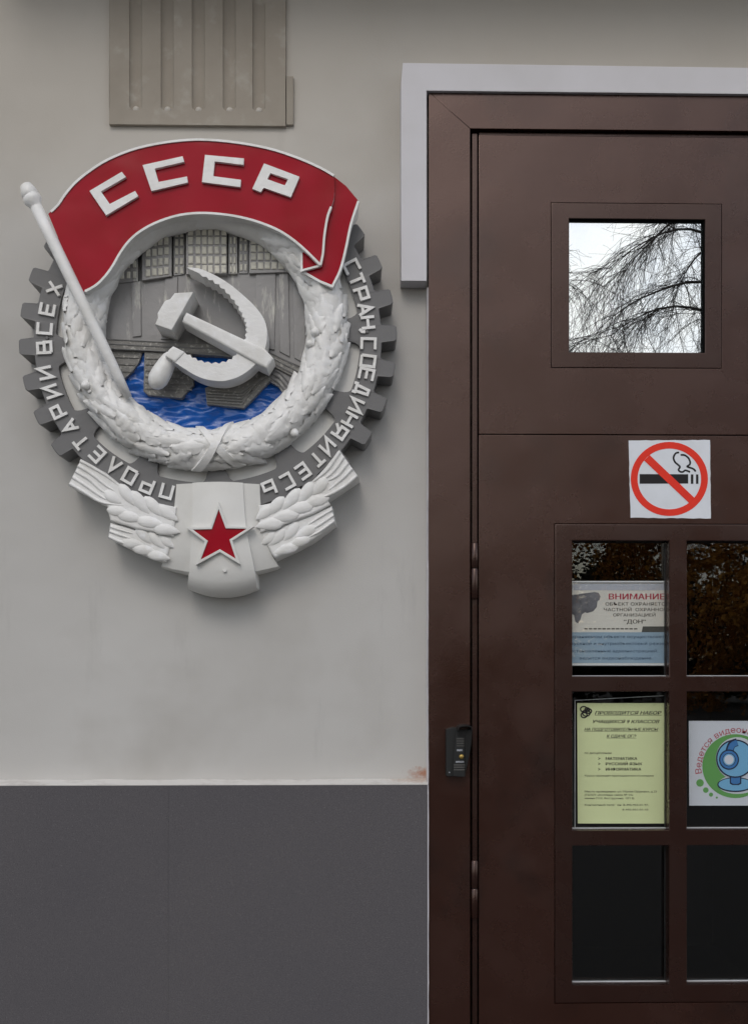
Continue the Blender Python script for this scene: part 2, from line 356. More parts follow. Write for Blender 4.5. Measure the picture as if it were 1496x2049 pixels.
def warm_tint(m, z_lo, z_hi, colr, amount):  # blends a warmer tone into the base colour with rising height
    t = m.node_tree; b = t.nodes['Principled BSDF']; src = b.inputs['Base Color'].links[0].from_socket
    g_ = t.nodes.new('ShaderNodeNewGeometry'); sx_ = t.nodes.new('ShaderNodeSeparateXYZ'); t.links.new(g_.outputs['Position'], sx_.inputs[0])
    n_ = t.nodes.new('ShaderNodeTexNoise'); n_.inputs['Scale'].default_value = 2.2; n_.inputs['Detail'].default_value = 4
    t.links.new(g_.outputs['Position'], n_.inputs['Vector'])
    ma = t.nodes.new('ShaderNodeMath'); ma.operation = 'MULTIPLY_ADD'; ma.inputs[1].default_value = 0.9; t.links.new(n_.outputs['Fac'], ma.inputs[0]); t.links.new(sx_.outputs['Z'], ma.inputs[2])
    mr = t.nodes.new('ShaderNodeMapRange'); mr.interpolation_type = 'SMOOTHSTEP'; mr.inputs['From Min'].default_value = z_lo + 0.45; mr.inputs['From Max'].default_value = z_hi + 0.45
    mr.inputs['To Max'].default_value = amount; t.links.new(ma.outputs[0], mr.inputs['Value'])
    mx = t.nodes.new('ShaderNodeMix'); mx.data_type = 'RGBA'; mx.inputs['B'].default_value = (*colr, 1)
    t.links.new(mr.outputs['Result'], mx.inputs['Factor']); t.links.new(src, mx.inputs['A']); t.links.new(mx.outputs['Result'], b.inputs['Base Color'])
warm_tint(M['wall'], PZ(900), PZ(0), (0.47, 0.425, 0.36), 0.62)
add_stain(M['ledge'], (xL, 0, PZ(1553, 850)), 0.05, (0.45, 0.27, 0.17), sx=0.45, sz=1, strength=0.55)
DP = 0.046
for (a, b) in ((X0, PX(857.5, FR) - 0.0036), (xR + 0.0035, X1)):
    seam_x = PX(337, DP); cuts = [a] + [x for x in (seam_x + 0.62 * q for q in range(-9, 9)) if a + 0.1 < x < b - 0.1 and abs(x - PX(871)) > 0.05] + [b]
    for c0_, c1_ in zip(cuts[:-1], cuts[1:]):
        box('dado_slab', c0_ + 0.00015, c1_ - 0.00015, -DP, -0.0005, 0.004, zD - 0.004, M['granite'], bld)
    box('dado_backing', a + 0.001, b - 0.001, -DP + 0.002, -0.0003, 0.005, zD - 0.005, M['granite'], bld)
    # sloping painted ledge on top of the dado
    N = 60; V = []; Fc = []
    for i in range(N + 1):
        x = a + (b - a) * i / N
        w = random.uniform(-1, 1) * 0.0013
        V += [(x, -DP - 0.0006, zD - 0.0038), (x, -DP - 0.0006, zD - 0.0020 + w), (x, -0.0006, zD + 0.0045 + w), (x, -0.0006, zD - 0.0038)]
    for i in range(N):
        p = 4 * i
        Fc += [[p + k, p + (k + 1) % 4, p + 4 + (k + 1) % 4, p + 4 + k] for k in range(4)]
    Fc += [[0, 1, 2, 3], [4 * N + k for k in (3, 2, 1, 0)]]
    make('dado_ledge', V, Fc, M['ledge'], bld)
xE = PX(857.5, FR) - 0.0008
# thin pale edging strip where plaster and dado end against the door frame
N = 90; V = []; Fc = []
for i in range(N + 1):
    z = 0.004 + (PZ(585, 855) - 0.004) * i / N
    w = random.uniform(-1, 1) * 0.0008 + (0.0022 if abs(z - PZ(1527, 855)) < 0.014 else 0)
    dep = DP if z < zD - 0.004 else 0.034 + 0.003 * mnoise.noise((0, 0, z * 30))
    V += [(xE - 0.0024, -dep - 0.001, z), (xE + w * .5, -dep - 0.001, z), (xE + w * .5, 0.02, z), (xE - 0.0024, 0.02, z)]
for i in range(N):
    p = 4 * i
    Fc += [[p + k, p + (k + 1) % 4, p + 4 + (k + 1) % 4, p + 4 + k] for k in range(4)]
Fc += [[0, 1, 2, 3], [4 * N + k for k in (3, 2, 1, 0)]]
make('plaster_edge', V, Fc, M['surround'], bld)

# white moulded surround over the door: head and short legs
SD = 0.05
zs0, zs1 = PZ(562, 830, SD), PZ(132, 1100, SD)
xa, xb = PX(802, SD), PX(853.5, SD)
zin = PZ(184, 1100, SD)
xa2, xb2 = PX(1854, SD), PX(1906, SD)
pl = [(xa, zs0), (xb, zs0), (xb, zin), (xa2, zin), (xa2, zs0), (xb2, zs0), (xb2, zs1), (xa + 0.004, zs1 + 0.004), (xa, zin + 0.02)]
k = len(pl)
make('door_surround', [Vector((x, -SD, z)) for x, z in pl] + [Vector((x, -0.0005, z)) for x, z in pl],
     [list(range(k)), list(range(2 * k - 1, k - 1, -1))] + [[i, (i + 1) % k, k + (i + 1) % k, k + i] for i in range(k)], M['surround'], bld, bevel=0.0025,
     bevel_sel=lambda e, c: all(abs(q.co.y + c.y + SD) < 1e-6 for q in e.verts), smooth_angle=R(40))

# fluted pilaster end above the emblem
def flutes():
    d1 = 0.011
    xs0, xs1 = PX(219, d1), PX(572, d1)
    zb = PZ(250, 400, d1); ztop = ZH - 0.3
    cent = [PX(p, d1) for p in (272, 335, 397, 459, 518)]
    r = 0.0150; dep = 0.0100
    ze = PZ(212, 400, d1)                 # bottom end of the flutes
    # column sample positions
    xs = [xs0]
    for c in cent: xs += [c + r * math.cos(R(180 - 180 * k / 12)) for k in range(13)]
    xs.append(xs1)
    def depth(x, z):
        for c in cent:
            u = (x - c) / r
            if abs(u) <= 1.0001:
                if z >= ze: q = 1 - u * u
                else: q = 1 - u * u - ((ze - z) / (r * 0.75)) ** 2
                return dep * math.sqrt(max(0, q))
        return 0
    zsamp = [zb] + [ze - r * 0.75 * math.cos(R(90 * k / 10)) for k in range(0, 11)] + [ze + 0.3, ztop]
    V, Fc = [], []
    nx = len(xs)
    for z in zsamp:
        for x in xs: V.append((x + (0.0025 * mnoise.noise((x * 30, 0, z * 40)) if x in (xs0, xs1) else 0), -(d1 - depth(x, z)), z))
    nz_ = len(zsamp)
    for j in range(nz_ - 1):
        for i in range(nx - 1): Fc.append([j * nx + i, j * nx + i + 1, (j + 1) * nx + i + 1, (j + 1) * nx + i])
    k = len(V)
    V += [(xs0, -0.0005, zb), (xs1, -0.0005, zb), (xs1, -0.0005, ztop), (xs0, -0.0005, ztop)]
    Fc += [[k, k + 1] + list(range(nx - 1, -1, -1)), [k + 1, k + 2] + [j * nx + nx - 1 for j in range(nz_ - 1, -1, -1)],
           [k, k + 3] + [j * nx for j in range(nz_ - 1, -1, -1)], [k + 2, k + 3] + [(nz_ - 1) * nx + i for i in range(nx)]]
    make('fluted_pilaster', V, Fc, M['olive'], bld, smooth_angle=R(35))
    for c in cent:  # small pale lumps in the wall colour at the flute ends
        lathe('pale_dab', Vector((c + 0.001, -d1 + dep + 0.002, ze - r * 0.62)), Vector((c - 0.002, -d1 + dep - 0.010, ze - r * 0.30)), [(0, 0.009), (0.45, 0.0088), (0.8, 0.006), (1, 0.001)], M['wall'], bld, n=14)
    # narrow return at the right side of the pilaster foot
    box('pilaster_return', xs1 + 0.001, PX(587, 0.01), -0.010, -0.0005, PZ(249, 580, 0.01), PZ(152, 580, 0.01), M['olive'], bld, bevel=0.0015)
flutes()

# unseen hood above the view, added to shade the top of the wall
cx0, cx1, cz0 = PX(-20), PX(2050), PZ(-110)
V = []
for (y, z) in ((-0.0005, cz0), (-0.29, cz0 + 0.02), (-0.32, cz0 + 0.05), (-0.32, cz0 + 0.13), (-0.0005, cz0 + 0.24)): V += [(cx0, y, z), (cx1, y, z)]
Fc = [[2 * i, 2 * i + 1, (2 * i + 3) % 10, (2 * i + 2) % 10] for i in range(5)] + [[0, 2, 4, 6, 8], [9, 7, 5, 3, 1]]
make('unseen_hood', V, Fc, M['olive'], bld, bevel=0.004, smooth_angle=R(40))

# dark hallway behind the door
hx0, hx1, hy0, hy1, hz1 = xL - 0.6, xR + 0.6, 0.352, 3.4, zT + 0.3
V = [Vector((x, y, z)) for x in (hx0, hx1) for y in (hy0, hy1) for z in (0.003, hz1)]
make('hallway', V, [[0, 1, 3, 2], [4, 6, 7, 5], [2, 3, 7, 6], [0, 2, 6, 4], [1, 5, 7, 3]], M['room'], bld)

# ------------------------------------------------------------------ entrance door
door = empty('entrance_door', ((xL + xR) / 2, 0.03, 0.0))
tag(door, 'dark brown painted metal entrance door with small square window and glazed lower panel', 'door')
z0 = 0.012
jx0, jx1 = PX(857.5, FR), PX(940, FR)
jr0, jr1 = PX(1768, FR), xR - 0.004
hz = PZ(259, 1150, FR); ztop = PZ(186.5, 1150, FR)
# frame with mitred corners: two jambs and a head
def frame_piece(name, pts):
    V = [Vector((x, -FR, z)) for x, z in pts] + [Vector((x, 0.09, z)) for x, z in pts]
    k = len(pts)
    make(name, V, [list(range(k)), list(range(2 * k - 1, k - 1, -1))] + [[i, (i + 1) % k, k + (i + 1) % k, k + i] for i in range(k)], M['brown'], door, bevel=0.0012,
         bevel_sel=lambda e, c: all(abs(q.co.y + c.y + FR) < 1e-6 for q in e.verts), smooth_angle=R(40))
gp = 0.00025
frame_piece('jamb', [(jx0, z0), (jx1, z0), (jx1, hz - gp), (jx0, ztop - gp)])
frame_piece('jamb', [(jr0, z0), (jr1, z0), (jr1, ztop - gp), (jr0, hz - gp)])
frame_piece('frame_head', [(jx0 + gp, ztop), (jx1 + gp, hz), (jr0 - gp, hz), (jr1 - gp, ztop)])
# rebate strip between jamb and leaf
box('rebate_strip', PX(944.5, LF), PX(954.5, LF), -LF + 0.002, -LF + 0.048, z0, PZ(266, 950, LF), M['brown_trim'], door, bevel=0.0012)
box('rebate_back', jx1 - 0.02, PX(962, -0.02), -LF + 0.051, -LF + 0.075, z0, hz + 0.01, M['brown_trim'], door)
box('rebate_back', PX(1745, -0.02), jr0 + 0.02, -LF + 0.051, -LF + 0.075, z0, hz + 0.01, M['brown_trim'], door)
box('rebate_back', PX(963, -0.02), PX(1744, -0.02), -LF + 0.051, -LF + 0.075, hz - 0.03, hz + 0.01, M['brown_trim'], door)
# leaf: upper sheet and lower sheet meeting at a horizontal seam
lx0, lx1 = PX(957.5, LF), PX(1756, LF)
Y0, Y1 = -LF, -LF + 0.030
seam = PZ(870, 1200, LF); ltop = PZ(273, 1200, LF)
ux = [PX(p, LF) for p in (1101.5, 1443)]; uz = [PZ(p, 1270, LF) for p in (737, 406.5)]
plate('upper_sheet', [lx0, ux[0], ux[1], lx1], [seam + 0.0012, uz[0], uz[1], ltop], {(1, 1)}, Y0, Y1, M['brown'], door, bevel=0.0012)
bx = [PX(p, LF) for p in (1108.5, 1602)]; bz = [PZ(p, 1300, LF) for p in (2007, 1048)]
plate('lower_sheet', [lx0, bx[0], bx[1], lx1], [z0 + 0.008, bz[0], bz[1], seam - 0.0012], {(1, 1)}, Y0, Y1, M['brown'], door, bevel=0.0012)
box('leaf_edge_strip', lx0 + 0.001, lx1 - 0.001, Y0 + 0.0025, Y0 + 0.006, ltop + 0.0015, PZ(267.5, 1200, LF - 0.003), M['brown_trim'], door)
# seam backing so that no light passes
box('seam_backing', lx0 + 0.003, lx1 - 0.003, Y1 + 0.0005, Y1 + 0.004, seam - 0.03, seam + 0.03, M['brown_trim'], door)
ug = 0.0011
tx = [ux[0] + ug, PX(1137.5, LF), PX(1409.5, LF), ux[1] - ug]; tz = [uz[0] + ug, PZ(705.5, 1270, LF), PZ(438, 1270, LF), uz[1] - ug]
TF = Y0 - 0.0006
plate('window_trim', tx, tz, {(1, 1)}, TF, Y1 - 0.0003, M['brown_trim'], door, bevel=0.0015)
gxs = [bx[0] + ug, PX(1144.5, LF), PX(1337.5, LF), PX(1373.5, LF), PX(1565.5, LF), bx[1] - ug]
gzs = [bz[0] + ug] + [PZ(p, 1260, LF) for p in (1971, 1692, 1661, 1384, 1353.5, 1082)] + [bz[1] - ug]
holes = {(i, j) for i in (1, 3) for j in (1, 3, 5)}
plate('glazing_frame', gxs, gzs, holes, TF, Y1 - 0.0003, M['brown_trim'], door, bevel=0.003)
# panes
gk = 0.0012
for nm, a in (('gasket', (tx[1], tx[1] + gk, tz[1] + gk, tz[2] - gk)), ('gasket', (tx[2] - 2 * gk, tx[2], tz[1] + gk, tz[2] - gk)), ('gasket', (tx[1], tx[2], tz[2] - gk, tz[2])), ('gasket', (tx[1], tx[2], tz[1], tz[1] + gk))):
    box(nm, a[0] + 0.0001, a[1] - 0.0001, TF + 0.004, Y0 + 0.0138, a[2], a[3], M['rubber'], door)
GY = Y1 + 0.0008; UY = Y0 + 0.014
box('mirror_pane', tx[1] + 0.0006, tx[2] - 0.0006, UY, UY + 0.004, tz[1] + 0.0006, tz[2] - 0.0006, M['mirror_glass'], door)['label'] = 'mirror-like square pane reflecting bare branches and sky'
for i in (1, 3):
    for j in (1, 3, 5):
        tilt = 0
        box('pane', gxs[i] - 0.007, gxs[i + 1] + 0.007, GY, GY + 0.003, gzs[j] - 0.007, gzs[j + 1] + 0.007, M['glass'], door)
        # bright glazing bead along the lower edge of each opening
        box('glazing_bead', gxs[i] + 0.0006, gxs[i + 1] - 0.0006, GY - 0.0075, GY - 0.0006, gzs[j] + 0.0003, gzs[j] + 0.0016, M['plastic'], door)
        box('glazing_bead', gxs[i + 1] - 0.0026, gxs[i + 1] - 0.0008, GY - 0.004, GY - 0.0006, gzs[j] + 0.0022, gzs[j + 1] - 0.004, M['dark_metal'], door)
# hinges: two knuckles on a pin
for (y0p, ym, y1p) in ((1086, 1137, 1198), (1722, 1778, 1838)):
    hxx = PX(949, FR)
    za, zm, zb = PZ(y0p, 949, FR), PZ(ym, 949, FR), PZ(y1p, 949, FR)
    yc = -FR + 0.003; rr = 0.0080
    lathe('hinge_knuckle', Vector((hxx, yc, za)), Vector((hxx, yc, zm + 0.0008)), [(0, rr * 0.8), (0.03, rr), (0.97, rr), (1, rr * 0.85)], M['brown_trim'], door)
    lathe('hinge_knuckle', Vector((hxx, yc, zm - 0.0008)), Vector((hxx, yc, zb)), [(0, rr * 0.85), (0.03, rr), (0.97, rr), (1, rr * 0.8)], M['brown_trim'], door)
    lathe('hinge_pin', Vector((hxx, yc, zm + 0.003)), Vector((hxx, yc, zm - 0.003)), [(0, rr * 0.6), (1, rr * 0.6)], M['dark_metal'], door, n=10)

# ------------------------------------------------------------------ emblem
EC = P(416, 680, 0.0)
emb = empty('wall_emblem', (EC.x, 0, EC.z))
tag(emb, 'large round painted relief emblem with red banner, white wreath, hammer and sickle on wall', 'emblem')
GC = (416, 680)
def gp_(r, deg, c=GC): return (c[0] + r * math.cos(R(deg)), c[1] - r * math.sin(R(deg)))
# gear ring with teeth outside and window cut-outs inside
def gear():
    d1, d0 = 0.085, 0.0
    angs = []
    for k in range(32):
        c = 2.1 + 11.25 * k
        for da, r in ((-3.3, 347), (-2.9, 349), (-2.35, 374), (-1.9, 377.5), (0, 378), (1.9, 377.5), (2.35, 374), (2.9, 349), (3.3, 347)): angs.append((c + da, r))
    ends = []
    def rin(a):
        # windows 30 degrees apart, spokes between
        x = ((a + 90 - 4) % 30); x = min(x, 30 - x)     # angular distance from a spoke centre
        top_r = 304 - 18 * max(0.0, -math.sin(R(a))) ** 3
        if x < 4.2: return 262
        if x < 6.8: return 262 + (top_r - 262) * math.sqrt(1 - ((6.8 - x) / 2.6) ** 2)
        return top_r
    extra = []
    A = sorted(angs)
    full = []
    for i in range(len(A)):
        a, r = A[i]; b, r2 = A[(i + 1) % len(A)]
        if i == len(A) - 1: b += 360
        full.append((a, r)); m = max(1, int((b - a) / 0.55))
        for k in range(1, m): full.append((a + (b - a) * k / m, r + (r2 - r) * k / m))
    V, Fc = [], []
    for a, r in full:
        o, i = gp_(r, a), gp_(rin(a), a)
        of, inn = P(*o, d1), P(*i, d1)
        of2 = P(*gp_(r - 1.2, a), d1 + 0.0012)
        V += [of2, inn, of, Vector((of.x, -d0, of.z)), Vector((inn.x, -0.06, inn.z))]
    n = len(full)
    for i in range(n):
        p, q = 5 * i, 5 * ((i + 1) % n)
        Fc += [[p, q, q + 1, p + 1], [p, p + 2, q + 2, q], [p + 2, p + 3, q + 3, q + 2], [p + 1, q + 1, q + 4, p + 4]]
    return make('gear_ring', V, Fc, M['gear'], emb)
gear()
# cream backing seen through the cut-outs
n = 96; V = []; Fc = []
for k in range(n):
    a = 360 * k / n
    o, i = P(*gp_(308, a), 0.0705), P(*gp_(248, a), 0.0705)
    V += [o, i, Vector((o.x, -0.002, o.z)), Vector((i.x, -0.03, i.z))]
for k in range(n):
    p, q = 4 * k, 4 * ((k + 1) % n); Fc += [[p, q, q + 1, p + 1], [p + 1, q + 1, q + 3, p + 3]]
make('backing_ring', V, Fc, M['cream'], emb)

# raised square lettering (stroke glyphs on a 0..1 x 0..1 box, y up)
GL = {
 'П': [[(0, 0), (0, 1), (1, 1), (1, 0)]], 'Р': [[(0, 0), (0, 1), (1, 1), (1, .42), (0, .42)]], 'О': [[(0, 0), (0, 1), (1, 1), (1, 0), (0, 0)]],
 'Л': [[(0, 0), (.5, 1), (1, 0)]], 'Е': [[(1, 1), (0, 1), (0, 0), (1, 0)], [(0, .5), (.9, .5)]], 'Т': [[(0, 1), (1, 1)], [(.5, 1), (.5, 0)]],
 'А': [[(0, 0), (.5, 1), (1, 0)], [(.2, .33), (.8, .33)]], 'И': [[(0, 1), (0, 0), (1, 1), (1, 0)]], 'В': [[(0, 0), (0, 1), (.92, 1), (.92, .5), (0, .5)], [(.92, .5), (1, .5), (1, 0), (0, 0)]],
 'С': [[(1, 1), (0, 1), (0, 0), (1, 0)]], 'Х': [[(0, 0), (1, 1)], [(0, 1), (1, 0)]], 'Н': [[(0, 0), (0, 1)], [(1, 0), (1, 1)], [(0, .5), (1, .5)]],
 ',': [[(.25, .12), (.25, -.12), (0, -.3)]], 'Д': [[(.08, -.18), (.08, .05), (.92, .05), (.92, -.18)], [(.22, .05), (.4, 1), (.82, 1), (.82, .05)]],
 'Я': [[(1, 0), (1, 1), (0, 1), (0, .45), (1, .45)], [(.5, .45), (0, 0)]], 'Й': [[(0, 1), (0, 0), (1, 1), (1, 0)]], 'Ь': [[(0, 1), (0, 0), (1, 0), (1, .55), (0, .55)]],
}
def emb_letter(ch, px, py, w=21, h=27, st=5.6):
    dx, dy = px - GC[0], py - GC[1]; L = math.hypot(dx, dy)
    up = (dx / L, dy / L); rt = (-up[1], up[0])          # tops point outwards, reading clockwise
    parts = []
    for i, s in enumerate(GL[ch]):
        pts = [(px + rt[0] * (x - .5) * w + up[0] * (y - .5) * h, py + rt[1] * (x - .5) * w + up[1] * (y - .5) * h) for x, y in s]
        rv, rf = ribbon_vf(pts, st, 0.085, 0.0915 - 0.0005 * i, False)
        for q in range(len(pts)):
            for e_ in (0, 1): rv[4 * q + e_].y -= 0.00012 * q          # each stroke rises a hair so that crossings never share a plane
        parts.append((rv, rf))
    v, f = join_vf(parts)
    make('letter', v, f, M['white'], emb)
for ch, px, py in (('П', 334, 982), ('Р', 295, 971), ('О', 260, 952), ('Л', 229, 930), ('Е', 194, 908), ('Т', 163, 884), ('А', 141, 853), ('Р', 118, 822), ('И', 103.5, 783),
                   ('И', 91, 746), ('В', 89, 695), ('С', 89.5, 656), ('Е', 95, 617.5), ('Х', 109, 577),
                   ('С', 704, 534), ('Т', 713, 560), ('Р', 722, 588), ('А', 730, 618), ('Н', 736, 645), (',', 741, 668), ('С', 737, 688), ('О', 736, 722), ('Е', 733, 749),
                   ('Д', 724, 779), ('И', 713, 811), ('Н', 699, 839), ('Я', 679, 863), ('Й', 655, 892), ('Т', 634, 917), ('Е', 605, 943), ('С', 574, 963), ('Ь', 539, 977)):
    emb_letter(ch, px, py)
# screws on the ring
for px, py in ((95, 676), (734, 664), (450, 1142)):
    dd = 0.087 if py < 1000 else 0.113
    c = P(px, py, dd); lathe('screw', c + Vector((0, 0.004, 0)), c + Vector((0, -0.0025, 0)), [(0, 0.0042), (0.7, 0.0042), (1, 0.003)], M['gear'] if py < 1000 else M['cream'], emb, n=14)

# ---- city, dam and river panel
PC = (410, 659)
disc = prism('panel_disc', disc_poly(*PC, 214, n=72), 0.003, 0.05, M['panel'], emb)
# waves
V, Fc, idx = [], [], {}
N = 84; x0, x1, y0_, y1_ = 218, 602, 700, 868
for j in range(45):
    for i in range(N):
        x = x0 + (x1 - x0) * i / (N - 1); y = y0_ + (y1_ - y0_) * j / 44
        if (x - PC[0]) ** 2 + (y - PC[1]) ** 2 > 208 ** 2 or (x > 470 and y < 738): continue
        u = (x + 1.6 * (y - 700)) / 22; w = mnoise.noise((x / 26, y / 9, 0)) * 0.006 + mnoise.noise((x / 60 + 9, y / 22, 3)) * 0.006
        idx[(i, j)] = len(V); V.append(P(x, y, max(0.0515, 0.0585 + w + 0.0012 * math.sin(u + 3 * mnoise.noise((x / 40, y / 40, 1))))))
for (i, j) in list(idx):
    if all(k in idx for k in ((i + 1, j), (i + 1, j + 1), (i, j + 1))): Fc.append([idx[(i, j)], idx[(i + 1, j)], idx[(i + 1, j + 1)], idx[(i, j + 1)]])
make('river', V, Fc, M['blue'], emb, smooth=True)
dam = prism('dam_wall', [(206, 566), (282, 563), (374, 548), (583, 543), (614, 556), (614, 735), (598, 733), (531, 702), (480, 692), (206, 682)], 0.045, 0.062, M['panel'], emb, bevel=0.002)
for poly in ([(262, 565), (282, 562), (283, 672), (266, 674)], [(330, 557), (356, 554), (352, 678), (322, 678)],
             [(512, 548), (552, 546), (549, 700), (531, 697), (508, 690)], [(558, 546), (577, 545), (580, 714), (559, 703)], [(586, 562), (610, 566), (612, 728), (589, 716)]):
    prism('dam_pillar', poly, 0.058, 0.0665, M['panel'], dam, bevel=0.002)
prism('bridge', [(206, 676), (330, 684), (440, 688), (531, 700), (606, 738), (590, 756), (530, 724), (440, 712), (330, 704), (206, 698)], 0.05, 0.077, M['stone'], emb, bevel=0.002)
for k in range(5):
    t = 0.5 + 0
    y = 680 + k * 4.6
    ribbon('bridge_rail', [(208, y - 2), (330, y + 4.5), (440, y + 9), (531, y + 20), (596, y + 54)], 1.5, 0.076, 0.0788, M['gear'], emb) if k in (0, 2, 4) else None
p1 = prism('pier', [(212, 700), (286, 703), (279, 725), (266, 743), (250, 758), (236, 757), (222, 732)], 0.045, 0.068, M['stone'], emb, bevel=0.003)
p2 = prism('pier', [(289, 704), (384, 706), (388, 770), (363, 797), (296, 791), (287, 782)], 0.045, 0.073, M['stone'], emb, bevel=0.003)
p3 = prism('pier', [(410, 776), (480, 738), (541, 736), (543, 760), (488, 817), (414, 809)], 0.045, 0.073, M['stone'], emb, bevel=0.003)
for k in range(5): ribbon('stone_course', [(414, 781 + 5.6 * k), (484, 785 + 5.8 * k), (541 - 9 * k, 742 + 9.5 * k)] if True else [], 2.6, 0.072, 0.0765, M['stone'], p3)
for k in range(6): ribbon('stone_course', [(291, 716 + 12 * k), (374 + 2 * k, 718 + 12.3 * k)], 3.0, 0.072, 0.0757, M['stone'], p2)
for k in range(3): ribbon('stone_course', [(217 + 6 * k, 713 + 14 * k), (279 - 8 * k, 715 + 14 * k)], 3.0, 0.067, 0.0705, M['stone'], p1)
prism('bridge_arch', [(531, 722), (594, 754), (568, 790), (557, 774), (531, 758)], 0.045, 0.07, M['panel'], emb, bevel=0.002)
for k in range(3): ribbon('arch_rib', [(534, 733 + 9 * k), (560 - 2 * k, 745 + 10 * k), (580 - 6 * k, 768 + 6 * k)], 2.4, 0.069, 0.0735, M['gear'], emb)
# city blocks with window reliefs
def zc(x, y): return (200 + x / 3.562, 440 + y / 3.562)
unit = None
def win(px, py, w, h, d, parent, m):
    """a small relief window: shared box mesh, scaled"""
    global unit
    if unit is None:
        v, f = box_vf(-.5, .5, -.5, .5, -.5, .5); unit = {}
    if m.name not in unit:
        bm = bmesh.new(); v, f = box_vf(-.5, .5, -.5, .5, -.5, .5); bv = [bm.verts.new(q) for q in v]
        for q in f: bm.faces.new([bv[i] for i in q])
        bmesh.ops.recalc_face_normals(bm, faces=bm.faces)
        bmesh.ops.bevel(bm, geom=[e for e in bm.edges if all(q.co.y < 0 for q in e.verts)], offset=0.14, segments=1, affect='EDGES')
        me = bpy.data.meshes.new('window'); bm.to_mesh(me); bm.free(); me.materials.append(m); unit[m.name] = me
    c = P(px, py, d)
    o = link_mesh('window', unit[m.name], None, parent, c); k = S * (D - d) / D
    o.scale = (w * k, 0.006, h * k); o.rotation_euler = (0, R(random.uniform(-3, 3)), 0)
def block(poly, d, cols, rows, w, h, m=M['pane_cream'], slope=0.0, xref=0):
    b = prism('city_block', [zc(*q) for q in poly], 0.045, d, M['panel'], emb, bevel=0.0015)
    for x in cols:
        for y in rows:
            yy = y + slope * (x - xref)
            px, py = zc(x, yy)
            if (px - PC[0]) ** 2 + (py - PC[1]) ** 2 < 207 ** 2 and py > 446:
                win(px + random.uniform(-.4, .4), py + random.uniform(-.5, .5), w / 3.562, h / 3.562, d, b, m)
    return b
block([(110, 452), (110, 250), (272, 120), (272, 437)], 0.066, (160, 205, 248), (250, 320, 395), 24, 46, slope=-0.05, xref=200)
block([(300, 432), (300, 60), (512, 10), (512, 400)], 0.074, (345, 390, 433, 475), (30, 95, 160, 230, 302, 372), 31, 50, slope=-0.12, xref=410)
block([(525, 398), (525, 10), (604, -10), (604, 388)], 0.066, (548, 585), (40, 100, 160, 225, 295, 360), 22, 46, slope=-0.03, xref=560)
block([(614, 386), (614, -40), (905, -40), (905, 384)], 0.080, (648, 700, 746, 790, 836, 884), (20, 85, 150, 218, 288, 352), 33, 52)
block([(915, 384), (915, -20), (980, 0), (980, 382)], 0.072, (935, 962), (85, 150, 218, 288, 352), 14, 46)
block([(990, 382), (990, 0), (1056, 30), (1056, 380)], 0.066, (1008, 1038), (85, 130, 200, 270, 340), 16, 46)
block([(1062, 380), (1062, 20), (1345, 180), (1345, 372)], 0.073, (1095, 1146, 1194, 1242, 1290), (150, 205, 263, 328), 38, 48)

# ---- hammer and sickle
ham = prism('hammer_head', [zc(*q) for q in ((500, 562), (532, 520), (668, 511), (512, 786), (392, 744), (414, 694), (410, 664), (424, 640), (458, 582), (470, 572))], 0.06, 0.152, M['white'], emb, bevel=0.003)
prism('hammer_handle', [zc(*q) for q in ((596, 690), (616, 656), (1180, 922), (1238, 985), (1190, 1058), (1140, 1036), (584, 726))], 0.08, 0.149, M['white'], emb, bevel=0.006, segs=3)
outer = smooth_line([(618, 338), (700, 344), (780, 374), (860, 415), (940, 468), (1020, 535), (1090, 600), (1142, 662), (1176, 722), (1191, 790), (1188, 870), (1160, 960), (1085, 1052), (1000, 1112), (920, 1142), (850, 1150), (760, 1138), (680, 1108), (600, 1060), (528, 1012)], 4)
inner = smooth_line([(598, 942), (640, 967), (700, 1000), (770, 1018), (850, 1020), (920, 1000), (970, 960), (1010, 900), (1038, 840), (1045, 780), (1040, 735), (1020, 685), (985, 618), (940, 556), (885, 497), (825, 448), (758, 410), (690, 374), (640, 352)], 3)
inn2 = []
for i, (x, y) in enumerate(inner):
    j = min(len(inner) - 1, i + 1); q = Vector(inner[j]) - Vector(inner[max(0, i - 1)]); q.normalize()
    nrm = Vector((q.y, -q.x)); nrm = -nrm if (Vector((840, 750)) - Vector((x, y))).dot(nrm) < 0 else nrm
    k = 9 if i % 2 else -4
    if i > len(inner) - 6 or i < 2: k = 0
    inn2.append((x + nrm.x * k, y + nrm.y * k))
prism('sickle_blade', [zc(*q) for q in outer + inn2], 0.075, 0.143, M['white'], emb, bevel=0.0012)
prism('sickle_ferrule', [zc(*q) for q in ((462, 968), (492, 922), (522, 897), (606, 940), (560, 992), (534, 1016))], 0.09, 0.146, M['white'], emb, bevel=0.005, segs=3)
a, b = P(*zc(498, 985), 0.118), P(*zc(385, 1190), 0.118)
lathe('sickle_grip', a, b, [(-0.12, 0.012), (0, 0.0165), (0.2, 0.0195), (0.5, 0.0225), (0.75, 0.0225), (0.9, 0.0185), (1.0, 0.012), (1.05, 0.004)], M['white'], emb)

